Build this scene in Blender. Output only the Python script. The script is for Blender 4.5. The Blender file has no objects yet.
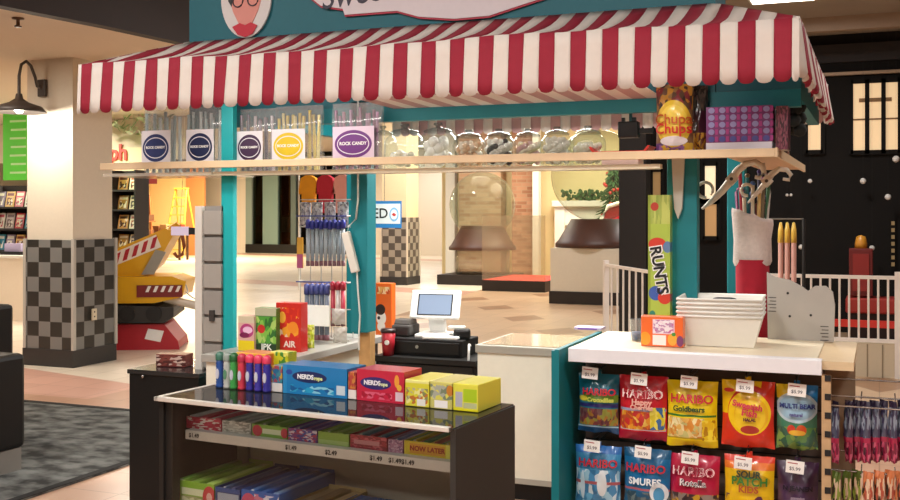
import bpy, math, random
from mathutils import Vector, Matrix
random.seed(7)
SC = bpy.context.scene
COL = SC.collection
PI = math.pi
R = math.radians
# ------------------------------------------------------------------ camera model (900x500, f = 1047 px, horizon at row 213)
F, CX, HY, EYE, YAW = 1047.0, 450.0, 213.0, 1.6, R(22.3)
ca, sa = math.cos(YAW), math.sin(YAW)
def ray(x, y):
    t = (x-CX)/F
    return Vector((t*ca-sa, ca+t*sa, (HY-y)/F))
def P(x, y, Y=None, Z=None):
    d = ray(x, y)
    s = Y/d.y if Y is not None else (Z-EYE)/d.z
    return Vector((d.x*s, d.y*s, EYE+d.z*s))
def PX(x, Y): return P(x, HY, Y=Y).x
def PZ(x, y, Y): return P(x, y, Y=Y).z

# ------------------------------------------------------------------ materials
def lin(h):
    if not isinstance(h, str): return tuple(h)+((1,) if len(h) == 3 else ())
    h = h.lstrip('#'); o = []
    for i in (0, 2, 4):
        c = int(h[i:i+2], 16)/255
        o.append(c/12.92 if c <= .04045 else ((c+.055)/1.055)**2.4)
    return tuple(o)+(1,)
MC = {}
def bsdf_mat(name):
    m = bpy.data.materials.new(name); m.use_nodes = True
    return m, m.node_tree, m.node_tree.nodes['Principled BSDF']
def M(h, rough=.55, metal=0, noise=0, scale=30, bump=0, coat=0, spec=.5):
    key = (h, rough, metal, noise, scale, bump, coat, spec)
    if key in MC: return MC[key]
    m, nt, b = bsdf_mat('surface')
    c = lin(h)
    b.inputs['Roughness'].default_value = rough
    b.inputs['Metallic'].default_value = metal
    b.inputs['Coat Weight'].default_value = coat
    b.inputs['Specular IOR Level'].default_value = spec
    tc = nt.nodes.new('ShaderNodeTexCoord')
    nz = nt.nodes.new('ShaderNodeTexNoise'); nz.inputs['Scale'].default_value = scale; nz.inputs['Detail'].default_value = 4
    nt.links.new(tc.outputs['Object'], nz.inputs['Vector'])
    k = noise if noise else .04
    mx = nt.nodes.new('ShaderNodeMix'); mx.data_type = 'RGBA'
    mx.inputs[6].default_value = tuple(v*(1-k) for v in c[:3])+(1,)
    mx.inputs[7].default_value = tuple(min(1, v*(1+k)) for v in c[:3])+(1,)
    nt.links.new(nz.outputs['Fac'], mx.inputs[0]); nt.links.new(mx.outputs[2], b.inputs['Base Color'])
    if bump:
        bp = nt.nodes.new('ShaderNodeBump'); bp.inputs['Strength'].default_value = bump; bp.inputs['Distance'].default_value = .01
        nt.links.new(nz.outputs['Fac'], bp.inputs['Height']); nt.links.new(bp.outputs['Normal'], b.inputs['Normal'])
    MC[key] = m
    return m
def emit(h, s, key=None):
    k = ('e', h, s)
    if k in MC: return MC[k]
    m, nt, b = bsdf_mat('glow')
    b.inputs['Base Color'].default_value = lin(h)
    b.inputs['Emission Color'].default_value = lin(h); b.inputs['Emission Strength'].default_value = s
    MC[k] = m
    return m
def glassm(h='#ffffff', ior=1.5, rough=.02, haze=0.0, hazecol='#ffffff'):
    k = ('g', h, ior, rough, haze, hazecol)
    if k in MC: return MC[k]
    m = bpy.data.materials.new('clear_glass'); m.use_nodes = True; nt = m.node_tree; nt.nodes.clear()
    out = nt.nodes.new('ShaderNodeOutputMaterial'); tr = nt.nodes.new('ShaderNodeBsdfTransparent'); gl = nt.nodes.new('ShaderNodeBsdfGlossy')
    fr = nt.nodes.new('ShaderNodeFresnel'); fr.inputs['IOR'].default_value = ior; mx = nt.nodes.new('ShaderNodeMixShader')
    tr.inputs['Color'].default_value = lin(h); gl.inputs['Roughness'].default_value = rough
    ge = nt.nodes.new('ShaderNodeNewGeometry'); mu = nt.nodes.new('ShaderNodeMath'); mu.operation = 'MULTIPLY_ADD'; mu.inputs[1].default_value = -1; mu.inputs[2].default_value = 1
    m3 = nt.nodes.new('ShaderNodeMath'); m3.operation = 'MULTIPLY'
    nt.links.new(ge.outputs['Backfacing'], mu.inputs[0]); nt.links.new(mu.outputs[0], m3.inputs[0]); nt.links.new(fr.outputs[0], m3.inputs[1])
    nt.links.new(m3.outputs[0], mx.inputs[0]); nt.links.new(tr.outputs[0], mx.inputs[1]); nt.links.new(gl.outputs[0], mx.inputs[2])
    last = mx.outputs[0]
    if haze:
        df = nt.nodes.new('ShaderNodeBsdfDiffuse'); df.inputs['Color'].default_value = lin(hazecol)
        m2 = nt.nodes.new('ShaderNodeMixShader'); m2.inputs[0].default_value = haze
        nt.links.new(last, m2.inputs[1]); nt.links.new(df.outputs[0], m2.inputs[2]); last = m2.outputs[0]
    nt.links.new(last, out.inputs[0])
    MC[k] = m
    return m
class NT:
    def __init__(s, nt): s.nt = nt
    def math(s, op, a, b=None, c=None):
        n = s.nt.nodes.new('ShaderNodeMath'); n.operation = op
        for i, v in enumerate((a, b, c)):
            if v is None: continue
            if isinstance(v, (int, float)): n.inputs[i].default_value = v
            else: s.nt.links.new(v, n.inputs[i])
        return n.outputs[0]
    def mix(s, f, a, b):
        n = s.nt.nodes.new('ShaderNodeMix'); n.data_type = 'RGBA'
        for i, v in ((0, f), (6, a), (7, b)):
            if isinstance(v, (int, float)): n.inputs[i].default_value = v
            elif isinstance(v, tuple): n.inputs[i].default_value = v
            else: s.nt.links.new(v, n.inputs[i])
        return n.outputs[2]
def rampcols(nt, fac, cols):
    r = nt.nodes.new('ShaderNodeValToRGB'); r.color_ramp.interpolation = 'CONSTANT'
    e = r.color_ramp.elements
    e[0].position = 0; e[0].color = lin(cols[0])
    e[1].position = 1/len(cols); e[1].color = lin(cols[1 % len(cols)])
    for i in range(2, len(cols)):
        q = e.new(i/len(cols)); q.color = lin(cols[i])
    nt.links.new(fac, r.inputs[0])
    return r.outputs[0]
def print_mat(base, layers, rough=.3, coat=.3):
    """printed packaging; layers in the package's own 0..1 frame: ('box',u0,u1,v0,v1,col) ('ell',cu,cv,ru,rv,col) ('spk',u0,u1,v0,v1,[cols],scale)"""
    key = ('p', base, repr(layers), rough)
    if key in MC: return MC[key]
    m, nt, b = bsdf_mat('printed_pack'); N = NT(nt)
    b.inputs['Roughness'].default_value = rough; b.inputs['Coat Weight'].default_value = coat
    tc = nt.nodes.new('ShaderNodeTexCoord'); sp = nt.nodes.new('ShaderNodeSeparateXYZ'); nt.links.new(tc.outputs['Generated'], sp.inputs[0])
    u, v = sp.outputs[0], sp.outputs[2]
    col = lin(base)
    for L in layers:
        if L[0] in ('box', 'spk'):
            f = N.math('MULTIPLY', N.math('MULTIPLY', N.math('GREATER_THAN', u, L[1]), N.math('LESS_THAN', u, L[2])),
                       N.math('MULTIPLY', N.math('GREATER_THAN', v, L[3]), N.math('LESS_THAN', v, L[4])))
        else:
            du = N.math('DIVIDE', N.math('SUBTRACT', u, L[1]), L[3]); dv = N.math('DIVIDE', N.math('SUBTRACT', v, L[2]), L[4])
            f = N.math('LESS_THAN', N.math('ADD', N.math('MULTIPLY', du, du), N.math('MULTIPLY', dv, dv)), 1.0)
        if L[0] == 'spk':
            vo = nt.nodes.new('ShaderNodeTexVoronoi'); vo.inputs['Scale'].default_value = L[6]*1.7
            nt.links.new(tc.outputs['Generated'], vo.inputs['Vector'])
            s2 = nt.nodes.new('ShaderNodeSeparateColor'); nt.links.new(vo.outputs['Color'], s2.inputs[0])
            c = rampcols(nt, s2.outputs[0], L[5])
        else: c = lin(L[5])
        col = N.mix(f, col, c)
    if isinstance(col, tuple): b.inputs['Base Color'].default_value = col
    else: nt.links.new(col, b.inputs['Base Color'])
    MC[key] = m
    return m
def grid_mat(kind, c1, c2, sx, sz, rough=.5, c3=None, off=0.0):
    """checker or brick in the object's own coordinates (metres)"""
    m, nt, b = bsdf_mat(kind); N = NT(nt); b.inputs['Roughness'].default_value = rough
    tc = nt.nodes.new('ShaderNodeTexCoord'); sp = nt.nodes.new('ShaderNodeSeparateXYZ'); nt.links.new(tc.outputs['Object'], sp.inputs[0])
    h = N.math('ADD', sp.outputs[0], sp.outputs[1])
    if kind == 'checker':
        cb = nt.nodes.new('ShaderNodeCombineXYZ')
        a = N.math('FLOOR', N.math('DIVIDE', N.math('ADD', h, off), sx)); c = N.math('FLOOR', N.math('DIVIDE', sp.outputs[2], sz))
        s = N.math('ADD', a, c); f = N.math('ABSOLUTE', N.math('MODULO', s, 2))
        col = N.mix(f, lin(c1), lin(c2)); nt.links.new(col, b.inputs['Base Color'])
    else:
        cb = nt.nodes.new('ShaderNodeCombineXYZ'); nt.links.new(h, cb.inputs[0]); nt.links.new(sp.outputs[2], cb.inputs[1])
        br = nt.nodes.new('ShaderNodeTexBrick'); br.inputs['Scale'].default_value = 1
        br.inputs['Brick Width'].default_value = sx; br.inputs['Row Height'].default_value = sz; br.inputs['Mortar Size'].default_value = .008
        br.inputs['Color1'].default_value = lin(c1); br.inputs['Color2'].default_value = lin(c2); br.inputs['Mortar'].default_value = lin(c3)
        nt.links.new(cb.outputs[0], br.inputs['Vector']); nt.links.new(br.outputs['Color'], b.inputs['Base Color'])
    return m

# ------------------------------------------------------------------ mesh builder
_TXT = {}
def text_geo(s, size, ext, bold=0, shear=0):
    k = (s, size, ext, bold, shear)
    if k in _TXT: return _TXT[k]
    cu = bpy.data.curves.new('lettering', 'FONT'); cu.body = s; cu.size = size; cu.extrude = ext; cu.offset = bold; cu.shear = shear
    cu.align_x = 'CENTER'; cu.align_y = 'CENTER'; cu.resolution_u = 3
    o = bpy.data.objects.new('lettering', cu); COL.objects.link(o); bpy.context.view_layer.update()
    me = bpy.data.meshes.new_from_object(o.evaluated_get(bpy.context.evaluated_depsgraph_get()))
    g = ([tuple(v.co) for v in me.vertices], [tuple(p.vertices) for p in me.polygons])
    bpy.data.objects.remove(o); bpy.data.curves.remove(cu); bpy.data.meshes.remove(me)
    _TXT[k] = g
    return g
class MB:
    def __init__(s, M0=None): s.v = []; s.f = []; s.fm = []; s.sm = []; s.mats = []; s.M = M0 or Matrix()
    def mi(s, m):
        if m not in s.mats: s.mats.append(m)
        return s.mats.index(m)
    def add(s, vs, fs, m, smooth=False):
        b = len(s.v); i = s.mi(m); s.v += [tuple(s.M @ Vector(v)) for v in vs]
        for f in fs: s.f.append(tuple(b+k for k in f)); s.fm.append(i); s.sm.append(smooth)
        return s
    def box(s, x0, x1, y0, y1, z0, z1, m):
        vs = [(x, y, z) for z in (z0, z1) for y in (y0, y1) for x in (x0, x1)]
        return s.add(vs, [(0, 2, 3, 1), (4, 5, 7, 6), (0, 1, 5, 4), (2, 6, 7, 3), (0, 4, 6, 2), (1, 3, 7, 5)], m)
    def prism(s, pts, a0, a1, m, axis='y', smooth=False):
        """2-D outline extruded; axis y: pts are (x,z); axis z: (x,y); axis x: (y,z)"""
        n = len(pts)
        mk = {'y': lambda p, a: (p[0], a, p[1]), 'z': lambda p, a: (p[0], p[1], a), 'x': lambda p, a: (a, p[0], p[1])}[axis]
        vs = [mk(p, a0) for p in pts]+[mk(p, a1) for p in pts]
        fs = [tuple(range(n)), tuple(range(2*n-1, n-1, -1))]
        s.add(vs, fs, m); s.add(vs, [(i, i+n, (i+1) % n+n, (i+1) % n) for i in range(n)], m, smooth)
        return s
    def tube(s, pts, r, m, n=8, closed=False, cap=True):
        pts = [Vector(p) for p in pts]; rs = r if isinstance(r, (list, tuple)) else [r]*len(pts)
        vs = []; L = len(pts)
        for i, p in enumerate(pts):
            a = pts[(i-1) % L] if closed or i else p; b = pts[(i+1) % L] if closed or i < L-1 else p
            t = (b-a).normalized(); up = Vector((0, 0, 1)) if abs(t.z) < .9 else Vector((1, 0, 0))
            e1 = t.cross(up).normalized(); e2 = t.cross(e1).normalized()
            for k in range(n):
                an = 2*PI*k/n; vs.append(tuple(p+rs[i]*(math.cos(an)*e1+math.sin(an)*e2)))
        fs = []
        for i in range(L if closed else L-1):
            j = (i+1) % L
            for k in range(n): fs.append((i*n+k, i*n+(k+1) % n, j*n+(k+1) % n, j*n+k))
        s.add(vs, fs, m, True)
        if cap and not closed: s.add(vs, [tuple(range(n-1, -1, -1)), tuple(range((L-1)*n, L*n))], m)
        return s
    def lathe(s, prof, m, c=(0, 0, 0), n=20, smooth=True):
        vs = []; L = len(prof)
        for r, z in prof:
            for k in range(n):
                a = 2*PI*k/n; vs.append((c[0]+r*math.cos(a), c[1]+r*math.sin(a), c[2]+z))
        fs = [(i*n+k, i*n+(k+1) % n, (i+1)*n+(k+1) % n, (i+1)*n+k) for i in range(L-1) for k in range(n)]
        return s.add(vs, fs, m, smooth)
    def ball(s, c, r, m, n=12, sq=(1, 1, 1)):
        vs = []; fs = []
        for i in range(n//2+1):
            th = PI*i/(n//2)
            for k in range(n):
                a = 2*PI*k/n; vs.append((c[0]+r*sq[0]*math.sin(th)*math.cos(a), c[1]+r*sq[1]*math.sin(th)*math.sin(a), c[2]-r*sq[2]*math.cos(th)))
        for i in range(n//2):
            for k in range(n): fs.append((i*n+k, i*n+(k+1) % n, (i+1)*n+(k+1) % n, (i+1)*n+k))
        return s.add(vs, fs, m, True)
    def text(s, t, x, z, y, size, m, ext=.0006, bold=0, surf=None, rot=0, shear=0, sx=1):
        vs, fs = text_geo(t, size, ext, bold, shear); o = []
        cr, sr = math.cos(rot), math.sin(rot)
        for a, b, c in vs:
            a *= sx
            X = x+a*cr-b*sr; Z = z+a*sr+b*cr
            o.append((X, (surf(X, Z) if surf else y)-c-ext, Z))
        return s.add(o, fs, m)
    def build(s, name, parent=None, loc=None, rz=0, bevel=0, rot=None, segs=2):
        me = bpy.data.meshes.new(name); me.from_pydata(s.v, [], s.f)
        for m in s.mats: me.materials.append(m)
        for p, i, sm in zip(me.polygons, s.fm, s.sm): p.material_index = i; p.use_smooth = sm
        me.update()
        o = bpy.data.objects.new(name, me); COL.objects.link(o)
        if parent: o.parent = parent
        if loc is not None: o.location = loc
        o.rotation_euler = rot if rot else (0, 0, rz)
        if bevel:
            b = o.modifiers.new('bevel', 'BEVEL'); b.width = bevel; b.segments = segs; b.limit_method = 'ANGLE'; b.angle_limit = R(50)
        return o
def thing(name, label, cat, loc=(0, 0, 0), rz=0, group=None, rot=None):
    o = bpy.data.objects.new(name, None); COL.objects.link(o); o.location = loc; o.rotation_euler = rot if rot else (0, 0, rz)
    o.empty_display_size = .1
    return tag(o, label, cat, group)
def tag(o, label, cat, group=None, kind=None):
    o['label'] = label; o['category'] = cat
    if group: o['group'] = group
    if kind: o['kind'] = kind
    return o
def struct(name, mb, label=None, loc=None):
    o = mb.build(name, loc=loc); o['kind'] = 'structure'
    if label: o['label'] = label
    return o
def dup(root, loc=None, rz=None, label=None, group=None):
    r = root.copy(); COL.objects.link(r)
    if loc is not None: r.location = loc
    if rz is not None: r.rotation_euler = (0, 0, rz)
    if label: r['label'] = label
    if group: r['group'] = group
    for ch in list(root.children):
        c = ch.copy(); COL.objects.link(c); c.parent = r
        for g in list(ch.children):
            d = g.copy(); COL.objects.link(d); d.parent = c
    return r
ORD = ['first', 'second', 'third', 'fourth', 'fifth', 'sixth', 'seventh', 'eighth', 'ninth', 'tenth', 'eleventh', 'twelfth', 'thirteenth', 'fourteenth']
def area(name, loc, size, power, color=(1, .975, .945), rot=(0, 0, 0), sy=None):
    l = bpy.data.lights.new(name, 'AREA'); l.energy = power; l.color = color; l.size = size
    if sy: l.shape = 'RECTANGLE'; l.size_y = sy
    o = bpy.data.objects.new(name, l); COL.objects.link(o); o.location = loc; o.rotation_euler = rot
    return o
def point(name, loc, power, color=(1, .85, .6), r=.08):
    l = bpy.data.lights.new(name, 'POINT'); l.energy = power; l.color = color; l.shadow_soft_size = r
    o = bpy.data.objects.new(name, l); COL.objects.link(o); o.location = loc
    return o

# common materials
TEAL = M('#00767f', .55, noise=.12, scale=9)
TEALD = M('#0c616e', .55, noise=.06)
WOOD = M('#d9bd98', .55, noise=.12, scale=14)
WHITE = M('#e9e6df', .45)
WHITEM = M('#f2efea', .35)
CREAM = M('#e6dccb', .6)
BLACK = M('#161514', .45, spec=.35)
BLACKM = M('#1c1b1b', .6, spec=.2)
GREYTOP = M('#9b9a94', .25, spec=.6)
CHROME = M('#b9b9b9', .25, metal=1)
RED = M('#951a31', .8, noise=.08)
CLOTH = M('#dcd2c9', .8, noise=.05)
CARD = M('#f4f2ee', .6)
INK = M('#1a1a1c', .5)
DARKWALL = M('#1c1a19', .8, spec=.2)

# =================================================================== THE SETTING
def floor_mat():
    m, nt, b = bsdf_mat('mall_tile'); N = NT(nt)
    tc = nt.nodes.new('ShaderNodeTexCoord'); sp = nt.nodes.new('ShaderNodeSeparateXYZ'); nt.links.new(tc.outputs['Object'], sp.inputs[0])
    x, y = sp.outputs[0], sp.outputs[1]
    cream, pink, tan, brown = lin('#efe3d0'), lin('#d9ab98'), lin('#d8b796'), lin('#a97f60')
    # diagonal lozenges inlaid in the tan walkway
    d1 = N.math('ADD', N.math('MULTIPLY', x, .5), N.math('MULTIPLY', y, .33))
    d2 = N.math('SUBTRACT', N.math('MULTIPLY', x, .5), N.math('MULTIPLY', y, .33))
    l1 = N.math('LESS_THAN', N.math('ABSOLUTE', N.math('SUBTRACT', N.math('FRACT', d1), .5)), .17)
    l2 = N.math('LESS_THAN', N.math('ABSOLUTE', N.math('SUBTRACT', N.math('FRACT', d2), .5)), .17)
    tanc = N.mix(N.math('MULTIPLY', N.math('MULTIPLY', l1, l2), N.math('GREATER_THAN', y, 10)), tan, brown)
    near = N.math('LESS_THAN', y, 8)
    tanc = N.mix(near, tanc, lin('#c49a80'))
    # cream side of the hall, with pink bands crossing
    band = N.math('LESS_THAN', N.math('ABSOLUTE', N.math('SUBTRACT', N.math('FRACT', N.math('ADD', N.math('MULTIPLY', y, .085), N.math('MULTIPLY', x, .02))), .5)), .045)
    crc = N.mix(band, cream, pink)
    side = N.math('LESS_THAN', x, N.math('ADD', -6.3, N.math('MULTIPLY', N.math('MAXIMUM', N.math('SUBTRACT', y, 9), 0), -.12)))
    side = N.math('MULTIPLY', side, N.math('GREATER_THAN', y, 7.15))
    col = N.mix(side, tanc, crc)
    br = nt.nodes.new('ShaderNodeTexBrick'); br.offset = 0; br.inputs['Scale'].default_value = 1
    br.inputs['Brick Width'].default_value = .4; br.inputs['Row Height'].default_value = .4; br.inputs['Mortar Size'].default_value = .004
    br.inputs['Color1'].default_value = (1, 1, 1, 1); br.inputs['Color2'].default_value = (.88, .87, .86, 1); br.inputs['Mortar'].default_value = (.6, .56, .52, 1)
    nt.links.new(tc.outputs['Object'], br.inputs['Vector'])
    mm = nt.nodes.new('ShaderNodeMix'); mm.data_type = 'RGBA'; mm.blend_type = 'MULTIPLY'; mm.inputs[0].default_value = 1
    nt.links.new(col, mm.inputs[6]); nt.links.new(br.outputs['Color'], mm.inputs[7])
    nt.links.new(mm.outputs[2], b.inputs['Base Color']); b.inputs['Roughness'].default_value = .3
    return m
struct('floor', MB().box(-34, 14, -6, 48, -.1, 0, floor_mat()))
CEILG = M('#a0958a', .8, noise=.05, scale=3)
CEILC = M('#dccbb6', .8)
BRN = M('#352c2a', .7)
struct('ceiling', MB().box(-6.1, 14, -6, 48, 4.0, 4.1, CEILG).box(-34, -6.1, 17, 48, 4.0, 4.1, CEILG))

# dark bulkhead with a gentle curve between the two ceilings
pts = [(-6.45, -6), (-6.38, 4), (-6.22, 6.2), (-6.08, 7.2), (-6.02, 8.2), (-6.02, 17)]
mb = MB()
for a, b_ in zip(pts, pts[1:]):
    mb.prism([(a[0], a[1]), (b_[0], b_[1]), (b_[0]-.12, b_[1]), (a[0]-.12, a[1])], 3.19, 3.62, BRN, 'z')
    mb.prism([(a[0], a[1]), (b_[0], b_[1]), (b_[0]-.1, b_[1]), (a[0]-.1, a[1])], 3.62, 4.0, CEILG, 'z')
struct('trim_bulkhead', mb)
struct('ceiling_low_bay', MB().prism([(p_[0]-.05, p_[1]) for p_ in pts]+[(-34, 17), (-34, -6)], 3.21, 3.3, CEILC, 'z'))
struct('wall_back', MB().box(-34, 14, 47.9, 48, 0, 4.1, CREAM))
struct('wall_left', MB().box(-34, -33.9, -6, 48, 0, 4.1, CREAM))
struct('wall_right', MB().box(13.9, 14, -6, 48, 0, 4.1, CREAM))
struct('wall_behind_camera', MB().box(-34, 14, -6.1, -6, 0, 4.1, CREAM))
# beam and header in front of the dark shop front on the right
struct('trim_beam', MB().box(-3.3, 6, 13.6, 13.75, 3.83, 4.0, M('#a18d7b', .8)))

# columns with checker bases
def column(x0, x1, y0, y1, H, ztile, cdark, clight, edge, label, up, tile=.155):
    ck = grid_mat('checker', cdark, clight, tile, tile, .35)
    t = MB().box(x0, x1, y0, y1, 0, H, up).build('wall_column'); t['kind'] = 'structure'; t['label'] = label
    w, d = x1-x0, y1-y0
    MB().box(-.02, w+.02, -.02, d+.02, .18, ztile, ck).build('tile_cladding', t, (x0, y0, 0))
    e = MB()
    for (a, b_) in ((-.03, -.03), (w+.005, -.03), (w+.005, d+.005)): e.box(a, a+.035, b_, b_+.035, .18, ztile+.01, M(edge, .5))
    e.build('corner_bead', t, (x0, y0, 0))
    MB().box(-.035, w+.035, -.035, d+.035, 0, .18, M('#34312f', .5)).build('base_plinth', t, (x0, y0, 0), bevel=.006)
    return t
COLUP = M('#d9cebb', .6)
c1 = column(-8.33, -7.72, 8.54, 9.14, 3.21, 1.32, '#35332f', '#7b7b78', '#b5b1a8', 'cream column with black and grey checkered tile base left of the candy kiosk', COLUP)
o = MB().box(-.035, .035, -.012, 0, .22, .34, M('#d8cbb0', .5)).box(-.006, .006, -.016, -.012, .3, .315, INK).box(-.006, .006, -.016, -.012, .25, .265, INK).build('wall_outlet', rot=(0, 0, PI/2))
o.location = (-7.675, 8.8, .25); tag(o, 'small cream electrical outlet low on the checkered column side', 'outlet')
c2 = column(-10.3, -9.7, 21.1, 21.75, 4.0, 1.5, '#5a544d', '#a39b8c', '#d8cdb8', 'cream column with checkered tile base seen through the kiosk behind the blue sign', M('#efd9ae', .6))

# bulk of shop interiors on the left --------------------------------------------------
SHOPW = M('#e8c58f', .8)
struct('wall_shop_left', MB().box(-19, -9.9, 14.4, 14.5, 2.5, 3.2, M('#d5c6b0', .8)))
struct('wall_orange_shop', MB().box(PX(100, 33), PX(186, 33), 33.0, 33.1, 0, 4, M('#f0cf8e', .8)).box(PX(186, 32.9), PX(204, 32.9), 32.9, 33, 0, 4, M('#c9804a', .8)).box(PX(133, 32.8), PX(147, 32.8), 32.8, 32.9, 0, 4, M('#dca05c', .8)).box(PX(147, 32.85), PX(186, 32.85), 32.85, 32.95, 3.0, 4, M('#5b4030', .8)))

# =================================================================== RIGHT: dark shop front, fence, gifts
t = thing('dark_shop_front', 'tall black shop front with lit paned windows across the aisle on the right', 'shop front', (0, 15, 0)); t['kind'] = 'structure'
MB().box(-3.15, 6, 0, .3, 0, 4.0, DARKWALL).build('wall_panel', t)
MB().box(-3.1, 6, -.06, 0, 3.62, 3.86, M('#2b2728', .7)).build('header', t)
MB().box(-3.1, 6, -.1, -.02, 3.44, 3.48, M('#b49a7e', .5)).build('header_trim', t)
LIT = emit('#e6c598', .6); LIT2 = emit('#ecd6b0', .8)
for (x0, x1, y0, y1, mm, nm) in ((851, 900, 83, 150, LIT, 3), (806, 823, 92, 150, LIT, 1), (703, 718, 166, 200, LIT2, 1), (703, 719, 203, 236, emit('#c89a66', .35), 1), (651, 663, 172, 236, emit('#b08c5c', .3), 1)):
    X0, X1 = PX(x0, 14.97), PX(x1, 14.97)
    xm = (x0+x1)/2
    Z1, Z0 = PZ(xm, y0, 14.97), PZ(xm, y1, 14.97)
    w = MB().box(X0, X1, -.03, -.01, Z0, Z1, mm).build('lit_window', t)
    f = MB()
    for k in range(nm+1):
        xx = X0+(X1-X0)*k/nm; f.box(xx-.028, xx+.028, -.07, -.03, Z0-.05, Z1+.05, DARKWALL)
    f.box(X0, X1, -.07, -.03, Z1, Z1+.06, DARKWALL).box(X0, X1, -.07, -.03, Z0-.06, Z0, DARKWALL)
    f.build('window_frame', w)
    if nm == 3: MB().box(X0, X1, -.06, -.03, Z0+(Z1-Z0)*.45, Z0+(Z1-Z0)*.45+.02, M('#8b6a42', .6)).box(X0+.1, X1-.1, -.06, -.03, Z0+(Z1-Z0)*.72, Z0+(Z1-Z0)*.72+.05, M('#9a774e', .6)).build('window_shelf', t)
SNOWM = M('#f2f0ec', .9)
for i, (x, y, r) in enumerate(((863, 181, .04), (896, 159, .045), (888, 197, .04), (872, 248, .035), (801, 247, .035), (810, 181, .03), (791, 195, .02), (787, 195, .02))):
    p = P(x, y, Y=14.7)
    o = thing('snow_ball', 'small white snowball hanging before the black shop front, '+['below the lit panes', 'topmost by the right edge', 'second by right edge', 'just above the fence', 'near the gold tubes', 'under the narrow window', 'right of a tiny pair', 'left of a tiny pair'][i], 'ornament', p, group='snowballs before the black shop front')
    MB().ball((0, 0, 0), r, SNOWM, 10).build('ball', o)
    MB().tube([(0, 0, r), (0, 0, 3.99-p.z)], .0008, M('#222222'), 4).build('string', o)
o = thing('hanging_letters', 'thin strip of small pale letters on the black wall at the right edge', 'sign', P(893, 270, Y=14.95))
m_ = MB()
for k in range(7): m_.box(-.02, .02, -.02, 0, .05+k*.09, .1+k*.09, M('#b59d6e'))
m_.box(-.03, .03, -.001, .012, 0, .72, DARKWALL)
m_.build('strip', o)

# fence on a panelled plinth
fy = 11.0
def fence(name, label, pA, pB, z0, z1, n, panel=False):
    A, B = Vector(pA), Vector(pB); L = (B-A).length; ang = math.atan2(B.y-A.y, B.x-A.x)
    t = thing(name, label, 'fence', (A.x, A.y, 0), ang)
    FW = M('#f0e8e0', .5)
    MB().box(0, L, -.015, .015, z1-.035, z1, FW).build('top_rail', t)
    MB().box(0, L, -.015, .015, z0, z0+.035, FW).build('bottom_rail', t)
    for k in range(n+1):
        x = L*k/n
        if k in (0, n): MB().box(x-.03, x+.03, -.03, .03, 0, z1+.04, FW).build('post', t)
        else: MB().tube([(x, 0, z0+.02), (x, 0, z1-.02)], .012, FW, 6).build('picket', t)
    if panel:
        mb = MB().box(0, L, .0, .1, 0, z0-.01, M('#cfc0a6', .6))
        for k in range(1, 9): mb.box(L*k/9-.006, L*k/9+.006, -.004, 0, 0, z0-.02, M('#8f8069'))
        mb.build('base_panel', t)
fence('picket_fence', 'white picket fence on a cream panelled base right of the wooden cutout', (PX(765, fy), fy, 0), (PX(898, fy), fy, 0), .34, .99, 14, True)
fence('picket_fence', 'white picket fence beside the dark pillar behind the counter', (PX(606, 12.2), 12.2, 0), (PX(664, 10.6), 10.6, 0), .16, 1.0, 9)
# red seat and gift boxes behind the fence
g0 = P(875, 345, Y=13.4)
t = thing('red_bench', 'long low red bench behind the white fence', 'bench', (.38, 13.4, 0))
MB().box(-.75, .9, -.2, .25, .42, .6, M('#9e2a22', .6)).build('seat', t, bevel=.02)
MB().box(-.7, .85, -.15, .2, 0, .42, M('#241512', .7)).build('base', t)
MB().box(-1.0, 1.2, -.42, -.35, .28, .36, M('#d5352a', .6)).build('front_board', t)
MB().box(-1.0, -.95, -.42, -.15, 0, .36, M('#d5352a', .6)).box(1.15, 1.2, -.42, -.15, 0, .36, M('#d5352a', .6)).build('board_bracket', t)
q = P(861, 300, Y=13.35)
t = thing('toy_soldier_post', 'dark red upright box with gold cap standing on the red bench', 'decoration', (q.x, 13.35, .62))
MB().box(-.13, .13, -.1, .1, 0, .56, M('#6d1a18', .6)).build('body', t, bevel=.01)
MB().box(-.09, .09, -.12, -.1, .06, .5, M('#8c2420', .6)).build('front_panel', t)
MB().lathe([(0.0, .72), (.05, .7), (.07, .62), (.07, .56), (0, .56)], M('#c98a2a', .4), n=12).build('cap', t)

# =================================================================== CENTRE BACK: winter set, snow globes, brick columns
WY = 25.0
YEL = M('#f2dfae', .8)
struct('wall_winter_set', MB().box(PX(442, WY), PX(630, WY), WY, WY+.15, 0, 4.0, YEL))
BR = grid_mat('brick', '#b98a6c', '#d8b596', .32, .1, .8, '#c9b39a')
BR2 = grid_mat('brick', '#9c6a50', '#c49578', .26, .09, .8, '#b3957a')
b0 = PX(459, 24.6); b1 = PX(501, 24.6)
MB().box(0, b1-b0, 0, .4, 0, 4.0, BR).build('wall_brick_pier', loc=(b0, 24.58, 0))['kind'] = 'structure'
b0 = PX(512, 24.4); b1 = PX(534, 24.4)
MB().box(0, b1-b0, 0, .4, 0, 4.0, BR2).build('wall_brick_pillar', loc=(b0, 24.38, 0))['kind'] = 'structure'
t = MB().box(PX(447, 24.8), PX(456, 24.8), 24.7, 24.9, 0, 4.0, WHITE).box(PX(535, 24.3), PX(541, 24.3), 24.1, 24.3, 0, 4.0, WHITE).build('trim_posts'); t['kind'] = 'structure'
DKPL = M('#251d1b', .5); GLOBEB = M('#4a2a1e', .5, noise=.35, scale=6)
ACR = glassm('#f0f2ec', 1.35, .05, .28, '#d9cdb4')
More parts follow.
